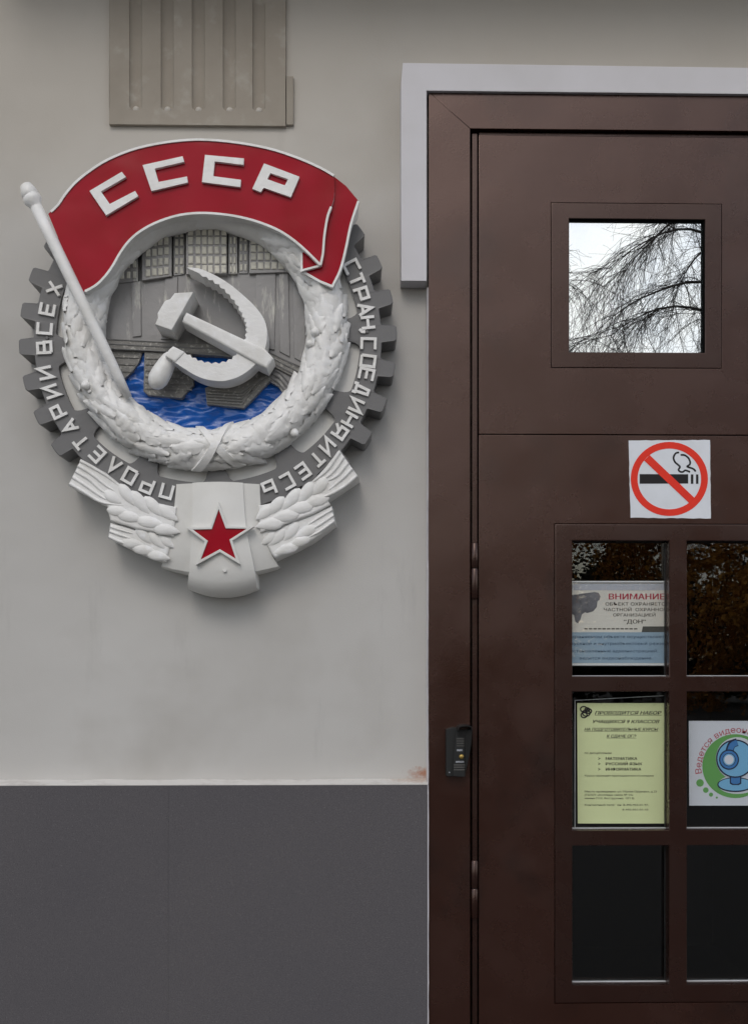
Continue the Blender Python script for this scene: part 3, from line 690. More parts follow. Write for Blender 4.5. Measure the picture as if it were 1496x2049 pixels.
# ---- wreath: torus core, leaves on it, tie at the bottom
WC = (413, 660)
RW, rw, wd, wh = 241.0, 41.0, 0.082, 0.046
WCw = P(*WC, wd)
kw = S * (D - wd) / D
def wpt(theta, phi, lift=0.0):
    """theta from straight down, counter-clockwise seen from the front; phi across the roll, 0 = outside, 90 = front"""
    rad = (RW + rw * math.cos(R(phi)) * (1 + lift / 0.045)) * kw
    return Vector((WCw.x + rad * math.sin(R(theta)), -(wd + (wh + lift) * math.sin(R(phi))), WCw.z - rad * math.cos(R(theta))))
V, Fc = [], []; NT, NP = 200, 20
for i in range(NT):
    for j in range(NP):
        ph = -40 + 260 * j / (NP - 1); th = 360 * i / NT
        q = wpt(th, ph)
        l = 0.004 * mnoise.noise(q * 30) + 0.0015 * mnoise.noise(q * 90 + Vector((3, 1, 7)))
        V.append(wpt(th, ph, l))
for i in range(NT):
    for j in range(NP - 1):
        a, b = i * NP + j, ((i + 1) % NT) * NP + j
        Fc.append([a, a + 1, b + 1, b])
wreath = make('wreath', V, Fc, M['white'], emb, smooth=True)
def leaf_mesh(lobes, curl, k):
    bm = bmesh.new(); ns, nv = 13, 4; rows = []
    for i in range(ns):
        s = i / (ns - 1)
        w = 0.5 * (math.sin(math.pi * min(1, s * 0.95 + 0.04)) ** 0.62) * (1 + lobes * math.sin(2 * math.pi * 3.5 * s + k))
        row = []
        for j in range(nv + 1):
            v = -1 + 2 * j / nv
            hgt = 0.34 * (1 - abs(v) ** 1.5) * (0.45 + 0.55 * math.sin(math.pi * min(1, s + 0.05))) + (0.16 if abs(v) < 0.01 else 0) + curl * s * s
            hgt += 0.16 * abs(v) * math.sin(2 * math.pi * 3.5 * s + k * 2 + (1.5 if v > 0 else 0))
            if abs(v) > 0.9: hgt -= 0.12
            row.append(bm.verts.new((s - 0.5, -hgt, v * w)))
        rows.append(row)
    for i in range(ns - 1):
        for j in range(nv): bm.faces.new([rows[i][j], rows[i + 1][j], rows[i + 1][j + 1], rows[i][j + 1]])
    bmesh.ops.recalc_face_normals(bm, faces=bm.faces)
    me = bpy.data.meshes.new('leaf'); bm.to_mesh(me); bm.free(); me.materials.append(M['white'])
    me.polygons.foreach_set('use_smooth', [True] * len(me.polygons)); return me
LM = [leaf_mesh(0.06, 0.10, 0), leaf_mesh(0.10, 0.04, 1.2), leaf_mesh(0.13, 0.08, 2.1), leaf_mesh(0.17, 0.03, 0.4)]
rl = random.Random(5)
for side in (-1, 1):
    for row, (ph, dev) in enumerate(((22, -22), (56, -12), (90, 2), (122, 12), (150, 18))):
        for k in range(14):
            th = (6.5 + k * 10.4 + (row % 2) * 5.2 + rl.uniform(-3, 3))
            if th > 138: continue
            t = side * th
            pos = wpt(t, ph + rl.uniform(-7, 7), -0.0005)
            p2 = wpt(t + side * 0.5, ph, 0.0015); tng = (p2 - pos); tng = (wpt(t + side * 0.5, ph) - wpt(t - side * 0.5, ph)).normalized()
            nrm = (wpt(t, ph, 0.02) - wpt(t, ph)).normalized()
            bit = nrm.cross(tng).normalized()
            out = (wpt(t, ph - 3) - wpt(t, ph + 3)).normalized()
            dv = R(dev + rl.uniform(-20, 20))
            x = (tng * math.cos(dv) - out * math.sin(dv)).normalized()
            z = x.cross(-nrm).normalized()
            L = rl.uniform(0.058, 0.092); W = rl.uniform(0.028, 0.040); H = rl.uniform(0.009, 0.0145)
            mm = Matrix((x * L, -nrm * -1 * -H, z * W)).transposed()
            mm = Matrix(((x.x * L, -nrm.x * H, z.x * W), (x.y * L, -nrm.y * H, z.y * W), (x.z * L, -nrm.z * H, z.z * W)))
            o = link_mesh('leaf', LM[rl.randrange(2) + (2 if side > 0 else 0)], None, wreath, pos)
            o.matrix_local = Matrix.Translation(pos - wl(wreath)) @ mm.to_4x4()
# berries tucked among the leaves
for th, ph in ((86, 120), (80, 132), (40, 40), (-62, 65)):
    c = wpt(th, ph, 0.004); nrm = (wpt(th, ph, 0.02) - wpt(th, ph)).normalized()
    lathe('berry', c - nrm * 0.008, c + nrm * 0.011, [(0, 0.008), (0.35, 0.0105), (0.7, 0.009), (0.92, 0.005), (1, 0.001)], M['white'], wreath, n=12)
# crossed tie bands
for s in (-1, 1):
    V, Fc = [], []; m = 18
    for i in range(m + 1):
        ph = 24 + 138 * i / m; th0 = 5.5 + s * (-9.0 + 18.0 * i / m)
        for w, l in ((-2.3, -0.004), (-2.0, 0.0075), (2.0, 0.0080), (2.3, -0.004)): V.append(wpt(th0 + w, ph, l + (0.002 if s > 0 else 0)))
    for i in range(m):
        for j in range(3): p = 4 * i + j; Fc.append([p, p + 1, p + 5, p + 4])
    make('tie_band', V, Fc, M['white'], wreath, smooth_angle=R(35))

# ---- red banner
top = smooth_line([(97, 428), (116, 410), (131, 388), (152, 364), (182, 340), (216, 319), (262, 300), (310, 288), (360, 281), (402, 279), (450, 282), (500, 289), (550, 300), (602, 318), (642, 336), (668, 351)], 3)
fold = smooth_line([(668, 351), (668, 396), (656, 430), (649, 470), (646, 506), (641, 530)], 4)
low = smooth_line([(641, 530), (602, 492), (562, 463), (520, 445), (480, 434), (440, 428), (400, 426), (360, 430), (320, 442), (286, 459), (260, 480), (241, 505), (226, 531), (210, 553), (190, 572), (163, 586)], 3)
body = top + fold[1:] + low[1:]
BD = 0.150
prism('banner', body, 0.055, BD, M['white'], emb, front_mat=M['red'])
ribbon('banner_rim', top[1:], 4.6, 0.14, BD + 0.003, M['white'], emb)
ribbon('banner_rim', low[:-1], 4.6, 0.14, BD + 0.003, M['white'], emb)
ribbon('banner_rim', fold[6:], 4.4, 0.14, BD + 0.0032, M['white'], emb)
tail = [(664, 350), (692, 372), (717, 402)] + smooth_line([(717, 402), (702, 448), (691, 500), (680, 541), (664, 573)], 4)[1:] + [(640, 563), (604, 541), (603, 506), (630, 500), (640, 430)]
prism('banner_tail', tail, 0.05, BD - 0.012, M['white'], emb, front_mat=M['red'])
ribbon('banner_rim', smooth_line([(717, 402), (702, 448), (691, 500), (680, 541), (664, 574)], 4), 4.6, 0.125, BD - 0.0088, M['white'], emb)
ribbon('banner_rim', [(665, 573), (640, 563), (602, 541)], 4.6, 0.125, BD - 0.0092, M['white'], emb)
ribbon('banner_rim', [(603.5, 543), (603, 506)], 4.2, 0.125, BD - 0.0096, M['white'], emb)
ribbon('banner_rim', [(603, 541), (641, 531)], 4.0, 0.13, BD - 0.002, M['white'], emb)
def z1(x, y): return (30 + x / 3.74, 260 + y / 3.74)
def z2(x, y): return (400 + x / 3.74, 260 + y / 3.74)
LT = 0.0085
for name, poly in (('c', [z1(*q) for q in ((558, 455), (800, 312), (832, 352), (645, 460), (710, 553), (900, 455), (925, 495), (683, 640))]),
                   ('c', [z1(*q) for q in ((955, 262), (1255, 195), (1268, 238), (1047, 290), (1075, 388), (1288, 347), (1295, 393), (1022, 458))]),
                   ('c', [z2(*q) for q in ((38, 185), (330, 212), (327, 262), (112, 235), (100, 345), (308, 372), (303, 428), (15, 390))])):
    prism('banner_letter', poly, BD - 0.002, BD + LT, M['white'], emb, bevel=0.001)
pr = [z2(*q) for q in ((478, 432), (455, 465), (392, 440), (480, 250), (745, 350), (680, 503))]
hole = [z2(*q) for q in ((527, 322), (660, 368), (635, 415), (503, 368))]
v1 = pr + [pr[0]] + [hole[3], hole[2], hole[1], hole[0], hole[3]]
pol = [pr[0], pr[1], pr[2], pr[3], pr[4], pr[5]]
# letter with a hole: ring of quads plus leg
a_, b_, c_, d_ = pr[3], pr[4], pr[5], pr[2]
fold_pt = pr[0]
def glyph_P():
    o = [P(*q, BD + LT) for q in (pr[3], pr[4], pr[5], pr[0], pr[1], pr[2])]
    h = [P(*q, BD + LT) for q in hole]                # tl, tr, br, bl
    V = o + h; nb = len(V); V = V + [Vector((v.x, -(BD - 0.002), v.z)) for v in V]
    Fc = [[0, 1, 7, 6], [1, 2, 8, 7], [2, 3, 9, 8], [3, 5, 0, 6, 9], [3, 4, 5]]
    for a, b in ((0, 1), (1, 2), (2, 3), (3, 4), (4, 5), (5, 0), (6, 7), (7, 8), (8, 9), (9, 6)): Fc.append([a, b, b + nb, a + nb])
    make('banner_letter', V, Fc, M['white'], emb)
glyph_P()
# flag pole with finial
pole_pts = [(70, 408, 0.150, 0.0128), (100, 470, 0.152, 0.0128), (152, 578, 0.153, 0.0125), (206, 690, 0.148, 0.012), (236, 752, 0.136, 0.011), (258, 796, 0.122, 0.008)]
V, Fc = [], []; n = 16
cs = [P(x, y, d) for x, y, d, r in pole_pts]
for i, (x, y, d, r) in enumerate(pole_pts):
    t = (cs[min(i + 1, len(cs) - 1)] - cs[max(i - 1, 0)]).normalized(); a = t.cross(Vector((0, 1, 0))).normalized(); b = t.cross(a)
    for k in range(n): V.append(cs[i] + (a * math.cos(2 * math.pi * k / n) + b * math.sin(2 * math.pi * k / n)) * r)
for i in range(len(cs) - 1):
    for k in range(n): q = (k + 1) % n; Fc.append([i * n + k, i * n + q, (i + 1) * n + q, (i + 1) * n + k])
Fc += [list(range(n)), [(len(cs) - 1) * n + k for k in range(n)]]
make('flag_pole', V, Fc, M['white'], emb, smooth=True)
ft = P(50, 368, 0.150); fb = P(74, 416, 0.150)
lathe('finial', ft, fb, [(0, 0.006), (0.06, 0.0125), (0.25, 0.0165), (0.42, 0.0185), (0.5, 0.0165), (0.55, 0.0195), (0.72, 0.0195), (0.85, 0.0150), (1.0, 0.0120)], M['white'], emb)

# ---- wheat sheaves and badge
def z5(x, y): return (120 + x / 4.675, 860 + y / 4.675)
def z6(x, y): return (400 + x / 4.4, 860 + y / 4.4)
bands = {
 'LU': [z5(*q) for q in ((195, 275), (300, 330), (430, 402), (540, 490), (620, 552), (760, 625), (900, 680), (1090, 722), (1060, 1000), (900, 960), (720, 930), (560, 880), (470, 850), (440, 715), (75, 520))],
 'LL': [z5(*q) for q in ((470, 868), (600, 900), (720, 935), (880, 965), (1060, 990), (1020, 1130), (990, 1240), (820, 1190), (640, 1110), (450, 1015))],
 'RU': [z6(*q) for q in ((1225, 172), (1110, 320), (1000, 440), (900, 525), (780, 590), (640, 640), (515, 665), (530, 905), (700, 850), (840, 800), (1000, 740), (1150, 660), (1115, 605), (1395, 415))],
 'RL': [z6(*q) for q in ((1160, 668), (1000, 740), (840, 805), (700, 855), (530, 905), (580, 1000), (630, 1090), (660, 1130), (860, 1040), (1010, 960), (1190, 822))],
}
BDp = {'LU': 0.098, 'LL': 0.090, 'RU': 0.098, 'RL': 0.090}
sheaf = {}
for k in ('LU', 'LL', 'RU', 'RL'):
    sheaf[k] = prism('wheat_sheaf', bands[k], 0.0, BDp[k], M['white'], emb, bevel=0.006, taper=0.03, segs=3)
def half_round(name, pts, w, d, h, m, parent):
    """raised half-round ridge along a pixel polyline, tapering at its second end"""
    pts = smooth_line(pts, 5); L = []; nn = len(pts); V, Fc = [], []; K = 7
    for i in range(nn):
        a, b = Vector(pts[max(0, i - 1)]), Vector(pts[min(nn - 1, i + 1)]); t = (b - a).normalized(); nr = Vector((-t.y, t.x))
        u = i / (nn - 1); ww = w * (1 - 0.75 * u ** 3); hh = h * (1 - 0.8 * u ** 3)
        for k in range(K):
            an = math.pi * k / (K - 1)
            q = Vector(pts[i]) + nr * math.cos(an) * ww / 2
            V.append(P(q.x, q.y, d - 0.0015 + math.sin(an) * hh))
    for i in range(nn - 1):
        for k in range(K - 1): p = i * K + k; Fc.append([p, p + 1, p + K + 1, p + K])
    Fc += [list(range(K)), [(nn - 1) * K + k for k in range(K)]]
    return make(name, V, Fc, m, parent, smooth_angle=R(50))
# stalks
for k, ps in (('LU', [((188, 288), (330, 365), (450, 440), (560, 530)), ((168, 335), (300, 415), (430, 520), (520, 575)), ((148, 388), (270, 460), (380, 560), (440, 600)), ((118, 440), (240, 520), (380, 620), (470, 665)), ((88, 500), (240, 590), (400, 680), (620, 705))]),
              ('LL', [((475, 905), (580, 940), (700, 975)), ((468, 950), (580, 990), (700, 1030)), ((460, 1000), (580, 1055), (740, 1105))])):
    for q in ps: half_round('stalk', [z5(*t) for t in q], 7.5 if k == 'LU' else 6.5, BDp[k], 0.006, M['white'], sheaf[k])
for k, ps in (('RU', [((1228, 195), (1130, 340), (1030, 430), (980, 470)), ((1262, 240), (1170, 370), (1080, 440)), ((1300, 290), (1210, 400), (1110, 455)), ((1340, 340), (1240, 440), (1120, 540)), ((1382, 400), (1250, 510), (1060, 600), (930, 590))]),
              ('RL', [((1165, 700), (1050, 770), (930, 850)), ((1175, 750), (1060, 830), (950, 900)), ((1182, 800), (1060, 890), (940, 955))])):
    for q in ps: half_round('stalk', [z6(*t) for t in q], 8 if k == 'RU' else 6.5, BDp[k], 0.006, M['white'], sheaf[k])
# grains: shared drop-shaped mesh
def grain_mesh():
    bm = bmesh.new(); rows = []; ns, K = 9, 7
    for i in range(ns):
        s = i / (ns - 1); w = 0.5 * math.sin(math.pi * min(1, s ** 0.75 * 0.97 + 0.03)) ** 0.75
        row = [bm.verts.new((s - 0.5, -w * 2 * math.sin(math.pi * k / (K - 1)) + 0.05, w * math.cos(math.pi * k / (K - 1)) + 0.22 * (s - 0.5) ** 2)) for k in range(K)]
        rows.append(row)
    for i in range(ns - 1):
        for k in range(K - 1): bm.faces.new([rows[i][k], rows[i + 1][k], rows[i + 1][k + 1], rows[i][k + 1]])
    bmesh.ops.recalc_face_normals(bm, faces=bm.faces)
    me = bpy.data.meshes.new('grain'); bm.to_mesh(me); bm.free(); me.materials.append(M['white'])
    me.polygons.foreach_set('use_smooth', [True] * len(me.polygons)); return me
GM = grain_mesh()
def grain(key, z, x, y, L, W, ang, h, flip=1):
    px, py = z(x, y); sc_ = 4.675 if z is z5 else 4.4
    d = BDp[key] - 0.001
    o = link_mesh('grain', GM, None, sheaf[key], P(px, py, d))
    o.rotation_euler = (0, R(ang), 0); o.scale = (L / sc_ * S * 1.05, h * 0.52, W / sc_ * S * flip * 1.3)
for (x, y, L, W, a, f) in ((500, 640, 190, 80, 35, 1), (560, 765, 220, 78, 12, -1), (640, 620, 250, 80, 52, 1), (660, 815, 240, 84, 14, -1), (760, 690, 270, 84, 50, 1), (860, 870, 270, 84, 12, -1), (890, 730, 260, 82, 44, 1), (1000, 935, 240, 84, 8, -1), (1010, 785, 220, 80, 38, 1)):
    grain('LU', z5, x, y, L, W, a, 0.0125, f)
for (x, y, L, W, a, f) in ((690, 1065, 220, 74, 10, -1), (790, 990, 220, 74, 48, 1), (800, 1125, 230, 74, 12, -1), (910, 1040, 220, 74, 44, 1), (925, 1180, 210, 70, 12, -1), (1000, 1050, 170, 66, 40, 1)):
    grain('LL', z5, x, y, L, W, a, 0.0115, f)
for (x, y, L, W, a, f) in ((1050, 505, 200, 84, 132, -1), (1010, 630, 240, 80, 163, 1), (930, 560, 230, 80, 128, -1), (870, 690, 260, 84, 166, 1), (800, 620, 240, 80, 132, -1), (740, 760, 260, 84, 168, 1), (660, 680, 220, 78, 136, -1), (610, 830, 230, 86, 172, 1), (565, 735, 170, 74, 140, -1)):
    grain('RU', z6, x, y, L, W, a, 0.0125, f)
for (x, y, L, W, a, f) in ((920, 905, 220, 74, 150, 1), (800, 900, 210, 74, 128, -1), (860, 990, 220, 70, 158, 1), (680, 950, 210, 74, 135, -1), (755, 1050, 230, 72, 162, 1), (610, 960, 160, 66, 140, -1)):
    grain('RL', z6, x, y, L, W, a, 0.0115, f)
# badge: wide sash under a narrower curved ribbon, star on top
def curved(name, rows, d0, m, parent, nx=11):
    """cloth-like band: rows = (left px, right px, y px, edge depth, crown depth)"""
    V, Fc = [], []
    for (lx, rx_, y, yb, de, dc) in rows:
        for i in range(nx):
            u = -1 + 2 * i / (nx - 1)
            V.append(P(lx + (rx_ - lx) * (u + 1) / 2, y + yb * (1 - u * u), de + (dc - de) * (1 - u * u)))
    nr = len(rows); nb = len(V)
    V += [Vector((v.x, -d0, v.z)) for v in V]
    for j in range(nr - 1):
        for i in range(nx - 1): p = j * nx + i; Fc.append([p, p + 1, p + nx + 1, p + nx])
    for i in range(nx - 1):
        Fc.append([i, i + 1, nb + i + 1, nb + i]); p = (nr - 1) * nx + i; Fc.append([p, p + 1, nb + p + 1, nb + p])
    for j in range(nr - 1):
        for e in (0, nx - 1): p = j * nx + e; Fc.append([p, p + nx, nb + p + nx, nb + p])
    return make(name, V, Fc, m, parent, smooth_angle=R(42))
curved('sash', [(353, 520, 969, -3, 0.090, 0.099), (352, 520, 985, 0, 0.091, 0.102), (349, 522, 1015, 2, 0.091, 0.103), (345, 526, 1050, 5, 0.090, 0.103), (338, 534, 1085, 8, 0.087, 0.101), (330, 545, 1112, 12, 0.082, 0.096), (323, 557, 1133, 16, 0.070, 0.086), (325, 554, 1137, 18, 0.050, 0.060)], 0.0, M['cream'], emb)
rib = curved('badge', [(385, 486, 966, -2, 0.101, 0.105), (385, 487, 985, 0, 0.104, 0.109), (385, 489, 1020, 1, 0.105, 0.112), (384, 493, 1060, 3, 0.106, 0.114), (382, 500, 1095, 5, 0.106, 0.114), (380, 506, 1125, 8, 0.104, 0.112), (378, 511, 1150, 12, 0.099, 0.107), (376, 513, 1166, 14, 0.088, 0.095), (376, 514, 1177, 15, 0.070, 0.076), (378, 512, 1180, 15, 0.045, 0.05)], 0.0, M['cream'], emb)
star = [(437.5, 1014), (452.8, 1055.5), (498, 1056.5), (461, 1080.5), (474.5, 1121.5), (440, 1100.5), (398.5, 1123), (414, 1082.5), (381.5, 1058), (422.7, 1057)]
st = prism('star', star, 0.104, 0.118, M['red'], emb)
so = [(437.5 + (x - 437.5) * 1.045, 1072 + (y - 1072) * 1.045) for x, y in star]
ribbon('star_rim', so, 5.2, 0.100, 0.1215, M['cream'], emb, closed=True, bevel=0.0008)

# ------------------------------------------------------------------ text helper
def text_geo(body, shear=0.0, bold=0.0):
    cu = bpy.data.curves.new('t', 'FONT'); cu.body = body; cu.shear = shear; cu.offset = bold; cu.resolution_u = 2
    o = bpy.data.objects.new('t', cu); col.objects.link(o)
    bpy.context.view_layer.update()
    me = bpy.data.meshes.new_from_object(o.evaluated_get(bpy.context.evaluated_depsgraph_get()))
    V = [v.co.copy() for v in me.vertices]; Fc = [list(p.vertices) for p in me.polygons]
    bpy.data.objects.remove(o); bpy.data.curves.remove(cu); bpy.data.meshes.remove(me)
    return V, Fc
def bolden(V, Fc, k):
    """heavier face: the glyphs set twice, a hair apart"""
    if k <= 0: return V, Fc
    n_ = len(V); W_ = [Vector((v.x + k, v.y, 0)) for v in V]
    return V + W_, Fc + [[i + n_ for i in q] for q in Fc]
def text_line(body, x0, x1, yt, yb, d, m, parent, z=lambda x, y: (x, y), shear=0.0, bold=0.012, underline=False, name='printed_line'):
    V, Fc = bolden(*text_geo(body, shear, 0.0), bold * 1.6); half = len(V) // 2 if bold > 0 else len(V)
    ax, bx_ = min(v.x for v in V), max(v.x for v in V)
    Hc = 0.73                                        # capital height of the built-in face
    out = []
    for k_, v in enumerate(V):
        u = (v.x - ax) / (bx_ - ax); w = v.y / Hc
        px, py = z(x0 + (x1 - x0) * u, yb + (yt - yb) * w); out.append(P(px, py, d + (0.00015 if k_ >= half else 0)))
    if underline:
        q = len(out); hgt = abs(yb - yt)
        for (x, y) in ((x0, yb + hgt * .16), (x1, yb + hgt * .16), (x1, yb + hgt * .27), (x0, yb + hgt * .27)): out.append(P(*z(x, y), d))
        Fc = Fc + [[q, q + 1, q + 2, q + 3]]
    return make(name, out, Fc, m, parent)

# ------------------------------------------------------------------ no smoking sign stuck on the door
def z4(x, y): return (1230 + x / 5.624, 860 + y / 5.624)
rs = random.Random(3)
def rough_edge(c, n=14, j=3.0):
    out = []
    for i in range(4):
        a, b = c[i], c[(i + 1) % 4]
        for k in range(n):
            t = k / n; out.append((a[0] + (b[0] - a[0]) * t + (rs.uniform(-j, j) if k else 0), a[1] + (b[1] - a[1]) * t + (rs.uniform(-j, j) if k else 0)))
    return out
DS = LF + 0.0008
sg = prism('no_smoking_sign', [z4(*q) for q in rough_edge([(150, 120), (1065, 115), (1075, 998), (172, 990)])], LF + 0.0002, DS, M['paper'])
tag(sg, 'white square paper sign with red no smoking circle glued to the brown door', 'sign')
NB = 56
po, pi_ = disc_poly(608, 553, 434, 417, NB), disc_poly(608, 553, 357, 342, NB)
V = [P(*z4(*q), DS + 0.0004) for q in po + pi_]
make('red_ring', V, [[k, (k + 1) % NB, NB + (k + 1) % NB, NB + k] for k in range(NB)], M['sign_red'], sg)
sheet('slash_bar', [z4(*q) for q in ((325, 345), (388, 285), (893, 768), (835, 828))], DS + 0.0008, M['sign_red'], sg)
sheet('cigarette', [z4(*q) for q in ((275, 498), (820, 500), (820, 605), (275, 607))], DS + 0.0004, M['ink'], sg)
sheet('cigarette_band', [z4(*q) for q in ((850, 502), (878, 502), (878, 608), (850, 608))], DS + 0.0004, M['ink'], sg)
sheet('cigarette_band', [z4(*q) for q in ((908, 502), (935, 502), (935, 608), (908, 608))], DS + 0.0004, M['ink'], sg)
for q in ([(718, 255), (680, 264), (656, 310), (670, 360), (712, 398), (728, 420), (712, 448), (728, 470), (760, 474), (790, 456), (842, 475)], [(735, 283), (780, 285), (822, 317), (842, 362), (836, 392), (810, 414), (866, 434), (890, 450), (904, 470)]):
    ribbon('smoke_line', [z4(*t) for t in smooth_line(q, 4)], 20 / 5.624, DS, DS + 0.0004, M['ink'], sg)

# ------------------------------------------------------------------ papers behind the glass
DQ = -(GY + 0.0065)
def z5b(x, y): return (1100 + x / 3.778, 1040 + y / 3.778)
pst = prism('guard_notice', [(1112, 1166), (1352, 1166), (1352, 1330), (1112, 1330)], DQ - 0.0012, DQ, M['poster'])
tag(pst, 'white and blue guarded premises notice with camera picture behind upper left door pane', 'notice')
e = 0.0004
sheet('blue_field', [(1113, 1265), (1351, 1265), (1351, 1327), (1113, 1327)], DQ + e, M['poster_blue'], pst)
sheet('grey_field', [(1113, 1168), (1351, 1168), (1351, 1181), (1113, 1181)], DQ + e, M['poster_grey'], pst)
sheet('dark_block', [z5b(700, 806), z5b(905, 806), z5b(905, 850), z5b(690, 850)], DQ + e, M['poster_dark'], pst)
text_line('ВНИМАНИЕ!', 442, 885, 558, 602, DQ + e, M['ink_red'], pst, z5b, bold=0.03)
text_line('ОБЪЕКТ ОХРАНЯЕТСЯ', 417, 895, 624, 649, DQ + e, M['ink_soft'], pst, z5b)
text_line('ЧАСТНОЙ  ОХРАННОЙ', 405, 885, 667, 691, DQ + e, M['ink_soft'], pst, z5b)
text_line('ОРГАНИЗАЦИЕЙ', 475, 795, 708, 731, DQ + e, M['ink_soft'], pst, z5b)
text_line('“ДОН”', 555, 722, 754, 784, DQ + e, M['ink_soft'], pst, z5b, bold=0.03)
for x in range(258, 640, 34): sheet('print_dash', [z5b(x, 820), z5b(x + 26, 820), z5b(x + 26, 829), z5b(x, 829)], DQ + e, M['ink_soft'], pst)
text_line('На охраняемом объекте осуществляется', 78, 905, 872, 894, DQ + 2 * e, M['ink_blue'], pst, z5b)
text_line('пропускной и внутриобъектовый режим,', 82, 890, 924, 946, DQ + 2 * e, M['ink_blue'], pst, z5b)
text_line('установленные администрацией,', 150, 815, 980, 1002, DQ + 2 * e, M['ink_blue'], pst, z5b)
text_line('ведется видеонаблюдение.', 222, 770, 1034, 1056, DQ + 2 * e, M['ink_blue'], pst, z5b)
sheet('printed_camera', [z5b(*q) for q in ((90, 575), (240, 560), (330, 546), (365, 552), (380, 580), (372, 606), (358, 616), (352, 660), (325, 692), (280, 705), (262, 700), (240, 715), (228, 755), (210, 784), (190, 770), (180, 720), (120, 690), (90, 650))], DQ + e, M['cam_grey'], pst)
sheet('printed_lens', disc_poly(*z5b(318, 632), 8, 10, n=24), DQ + 2 * e, M['lens_grey'], pst)
for y in (1164.5, 1330.5):
    a, b = P(1113, y, DQ + 0.001), P(1351, y, DQ + 0.001)
    lathe('holder_edge', a, b, [(0, 0.0026), (1, 0.0026)], M['plastic'], pst, n=10)

def z6b(x, y): return (1120 + x / 3.98, 1340 + y / 3.98)
ylw = prism('course_leaflet', [z6b(*q) for q in ((135, 266), (836, 266), (838, 1225), (140, 1225))], DQ - 0.0006, DQ, M['yellow'])
tag(ylw, 'yellow-green printed leaflet about courses behind the middle left door pane', 'leaflet')
TI = [('ПРОВОДИТСЯ НАБОР', 275, 806, 330, 357, .28, .03, True), ('УЧАЩИХСЯ 9 КЛАССОВ', 256, 790, 400, 426, .28, .03, False), ('НА ПОДГОТОВИТЕЛЬНЫЕ КУРСЫ', 192, 780, 463, 486, .28, .025, True), ('К СДАЧЕ ОГЭ', 369, 605, 517, 540, .28, .025, True),
      ('по дисциплинам:', 195, 412, 654, 671, 0, .01, False), ('МАТЕМАТИКА', 362, 613, 697, 719, 0, .03, False), ('РУССКИЙ ЯЗЫК', 362, 653, 739, 761, 0, .03, False), ('ИНФОРМАТИКА', 362, 645, 782, 804, 0, .03, False),
      ('Курсы проводят преподаватели Колледжа', 195, 742, 836, 851, 0, .012, False), ('Место проведения: ул. Малая Ордынка, д.25', 195, 768, 962, 978, 0, .012, False), ('(ГБПОУ «Колледж связи № 54»', 195, 580, 989, 1004, 0, .012, False),
      ('имени П.М. Вострухина  ОП 5)', 195, 588, 1016, 1031, 0, .012, False), ('Контактный телефон: 8-495-953-01-97,', 195, 703, 1069, 1084, 0, .012, False), ('8-495-951-01-43', 495, 700, 1107, 1122, 0, .012, False)]
for (s, xa_, xb_, ya, yb, sh, bo, un) in TI: text_line(s, xa_, xb_, ya, yb, DQ + e, M['ink'] if bo > .02 else M['ink_soft'], ylw, z6b, sh, bo, un)
for y in (708, 750, 793): ribbon('list_mark', [z6b(302, y - 8), z6b(318, y), z6b(302, y + 8)], 0.9, DQ, DQ + e, M['ink_soft'], ylw)
for (x, y, r) in ((188, 315, 26), (208, 345, 30), (228, 330, 22), (190, 362, 24), (215, 318, 18)): ribbon('knot_mark', [z6b(*q) for q in disc_poly(x, y, r, r * .85, 18)], 2.2, DQ, DQ + e + 0.00005 * r, M['ink'], ylw, closed=True)
# clear sleeve round the leaflet
ribbon('sleeve_edge', [z6b(*q) for q in ((118, 245), (860, 205), (868, 1265), (118, 1268))], 1.1, DQ - 0.001, DQ + 0.0015, M['plastic'], ylw, closed=True)

cst = prism('webcam_sticker', [(1377, 1442.5), (1567, 1442.5), (1567, 1612), (1378, 1612)], DQ - 0.0006, DQ, M['st_white'])
tag(cst, 'white sticker with blue webcam drawing and green crescent on the door glass', 'sticker')
c0 = (1470, 1533)
sheet('green_circle', disc_poly(*c0, 66, 64, 48), DQ + e, M['st_green'], cst)
sheet('white_halo', disc_poly(1474, 1518, 43, 43, 40), DQ + 2 * e, M['st_white'], cst)
sheet('white_halo', disc_poly(1474, 1570, 39, 18.5, 40), DQ + 1.5 * e, M['st_white'], cst)
sheet('stand_outline', disc_poly(1470, 1570, 36, 15, 40), DQ + 3 * e, M['st_navy'], cst)
sheet('stand', disc_poly(1470, 1569.5, 33.5, 12.6, 40), DQ + 3.5 * e, M['st_lblue'], cst)
sheet('neck_outline', [(1459, 1552), (1482, 1552), (1482, 1568), (1477, 1571), (1464, 1571), (1459, 1568)], DQ + 4 * e, M['st_navy'], cst)
sheet('neck', [(1461.4, 1552), (1479.6, 1552), (1479.6, 1566), (1475, 1568.6), (1466, 1568.6), (1461.4, 1566)], DQ + 4.5 * e, M['st_blue'], cst)
sheet('ball_outline', disc_poly(1470, 1518, 38.5, 38.5, 48), DQ + 5 * e, M['st_navy'], cst)
sheet('ball', disc_poly(1470, 1518, 35.6, 35.6, 48), DQ + 5.5 * e, M['st_lblue'], cst)
ribbon('ball_band', smooth_line([(1474, 1485), (1463, 1490), (1458, 1504)], 4), 16, DQ, DQ + 6 * e, M['st_navy'], cst)
ribbon('ball_band', smooth_line([(1474, 1486), (1464, 1491), (1459, 1504)], 4), 11, DQ, DQ + 6.5 * e, M['st_blue'], cst)
for r, m_, k in ((20, 'st_navy', 7), (17.4, 'st_blue', 7.5), (13, 'st_navy', 8), (11.6, 'st_lblue', 8.5), (9.2, 'st_white', 9)): sheet('lens_ring', disc_poly(1457.5, 1520, r, r * 1.02, 32), DQ + k * e, M[m_], cst)
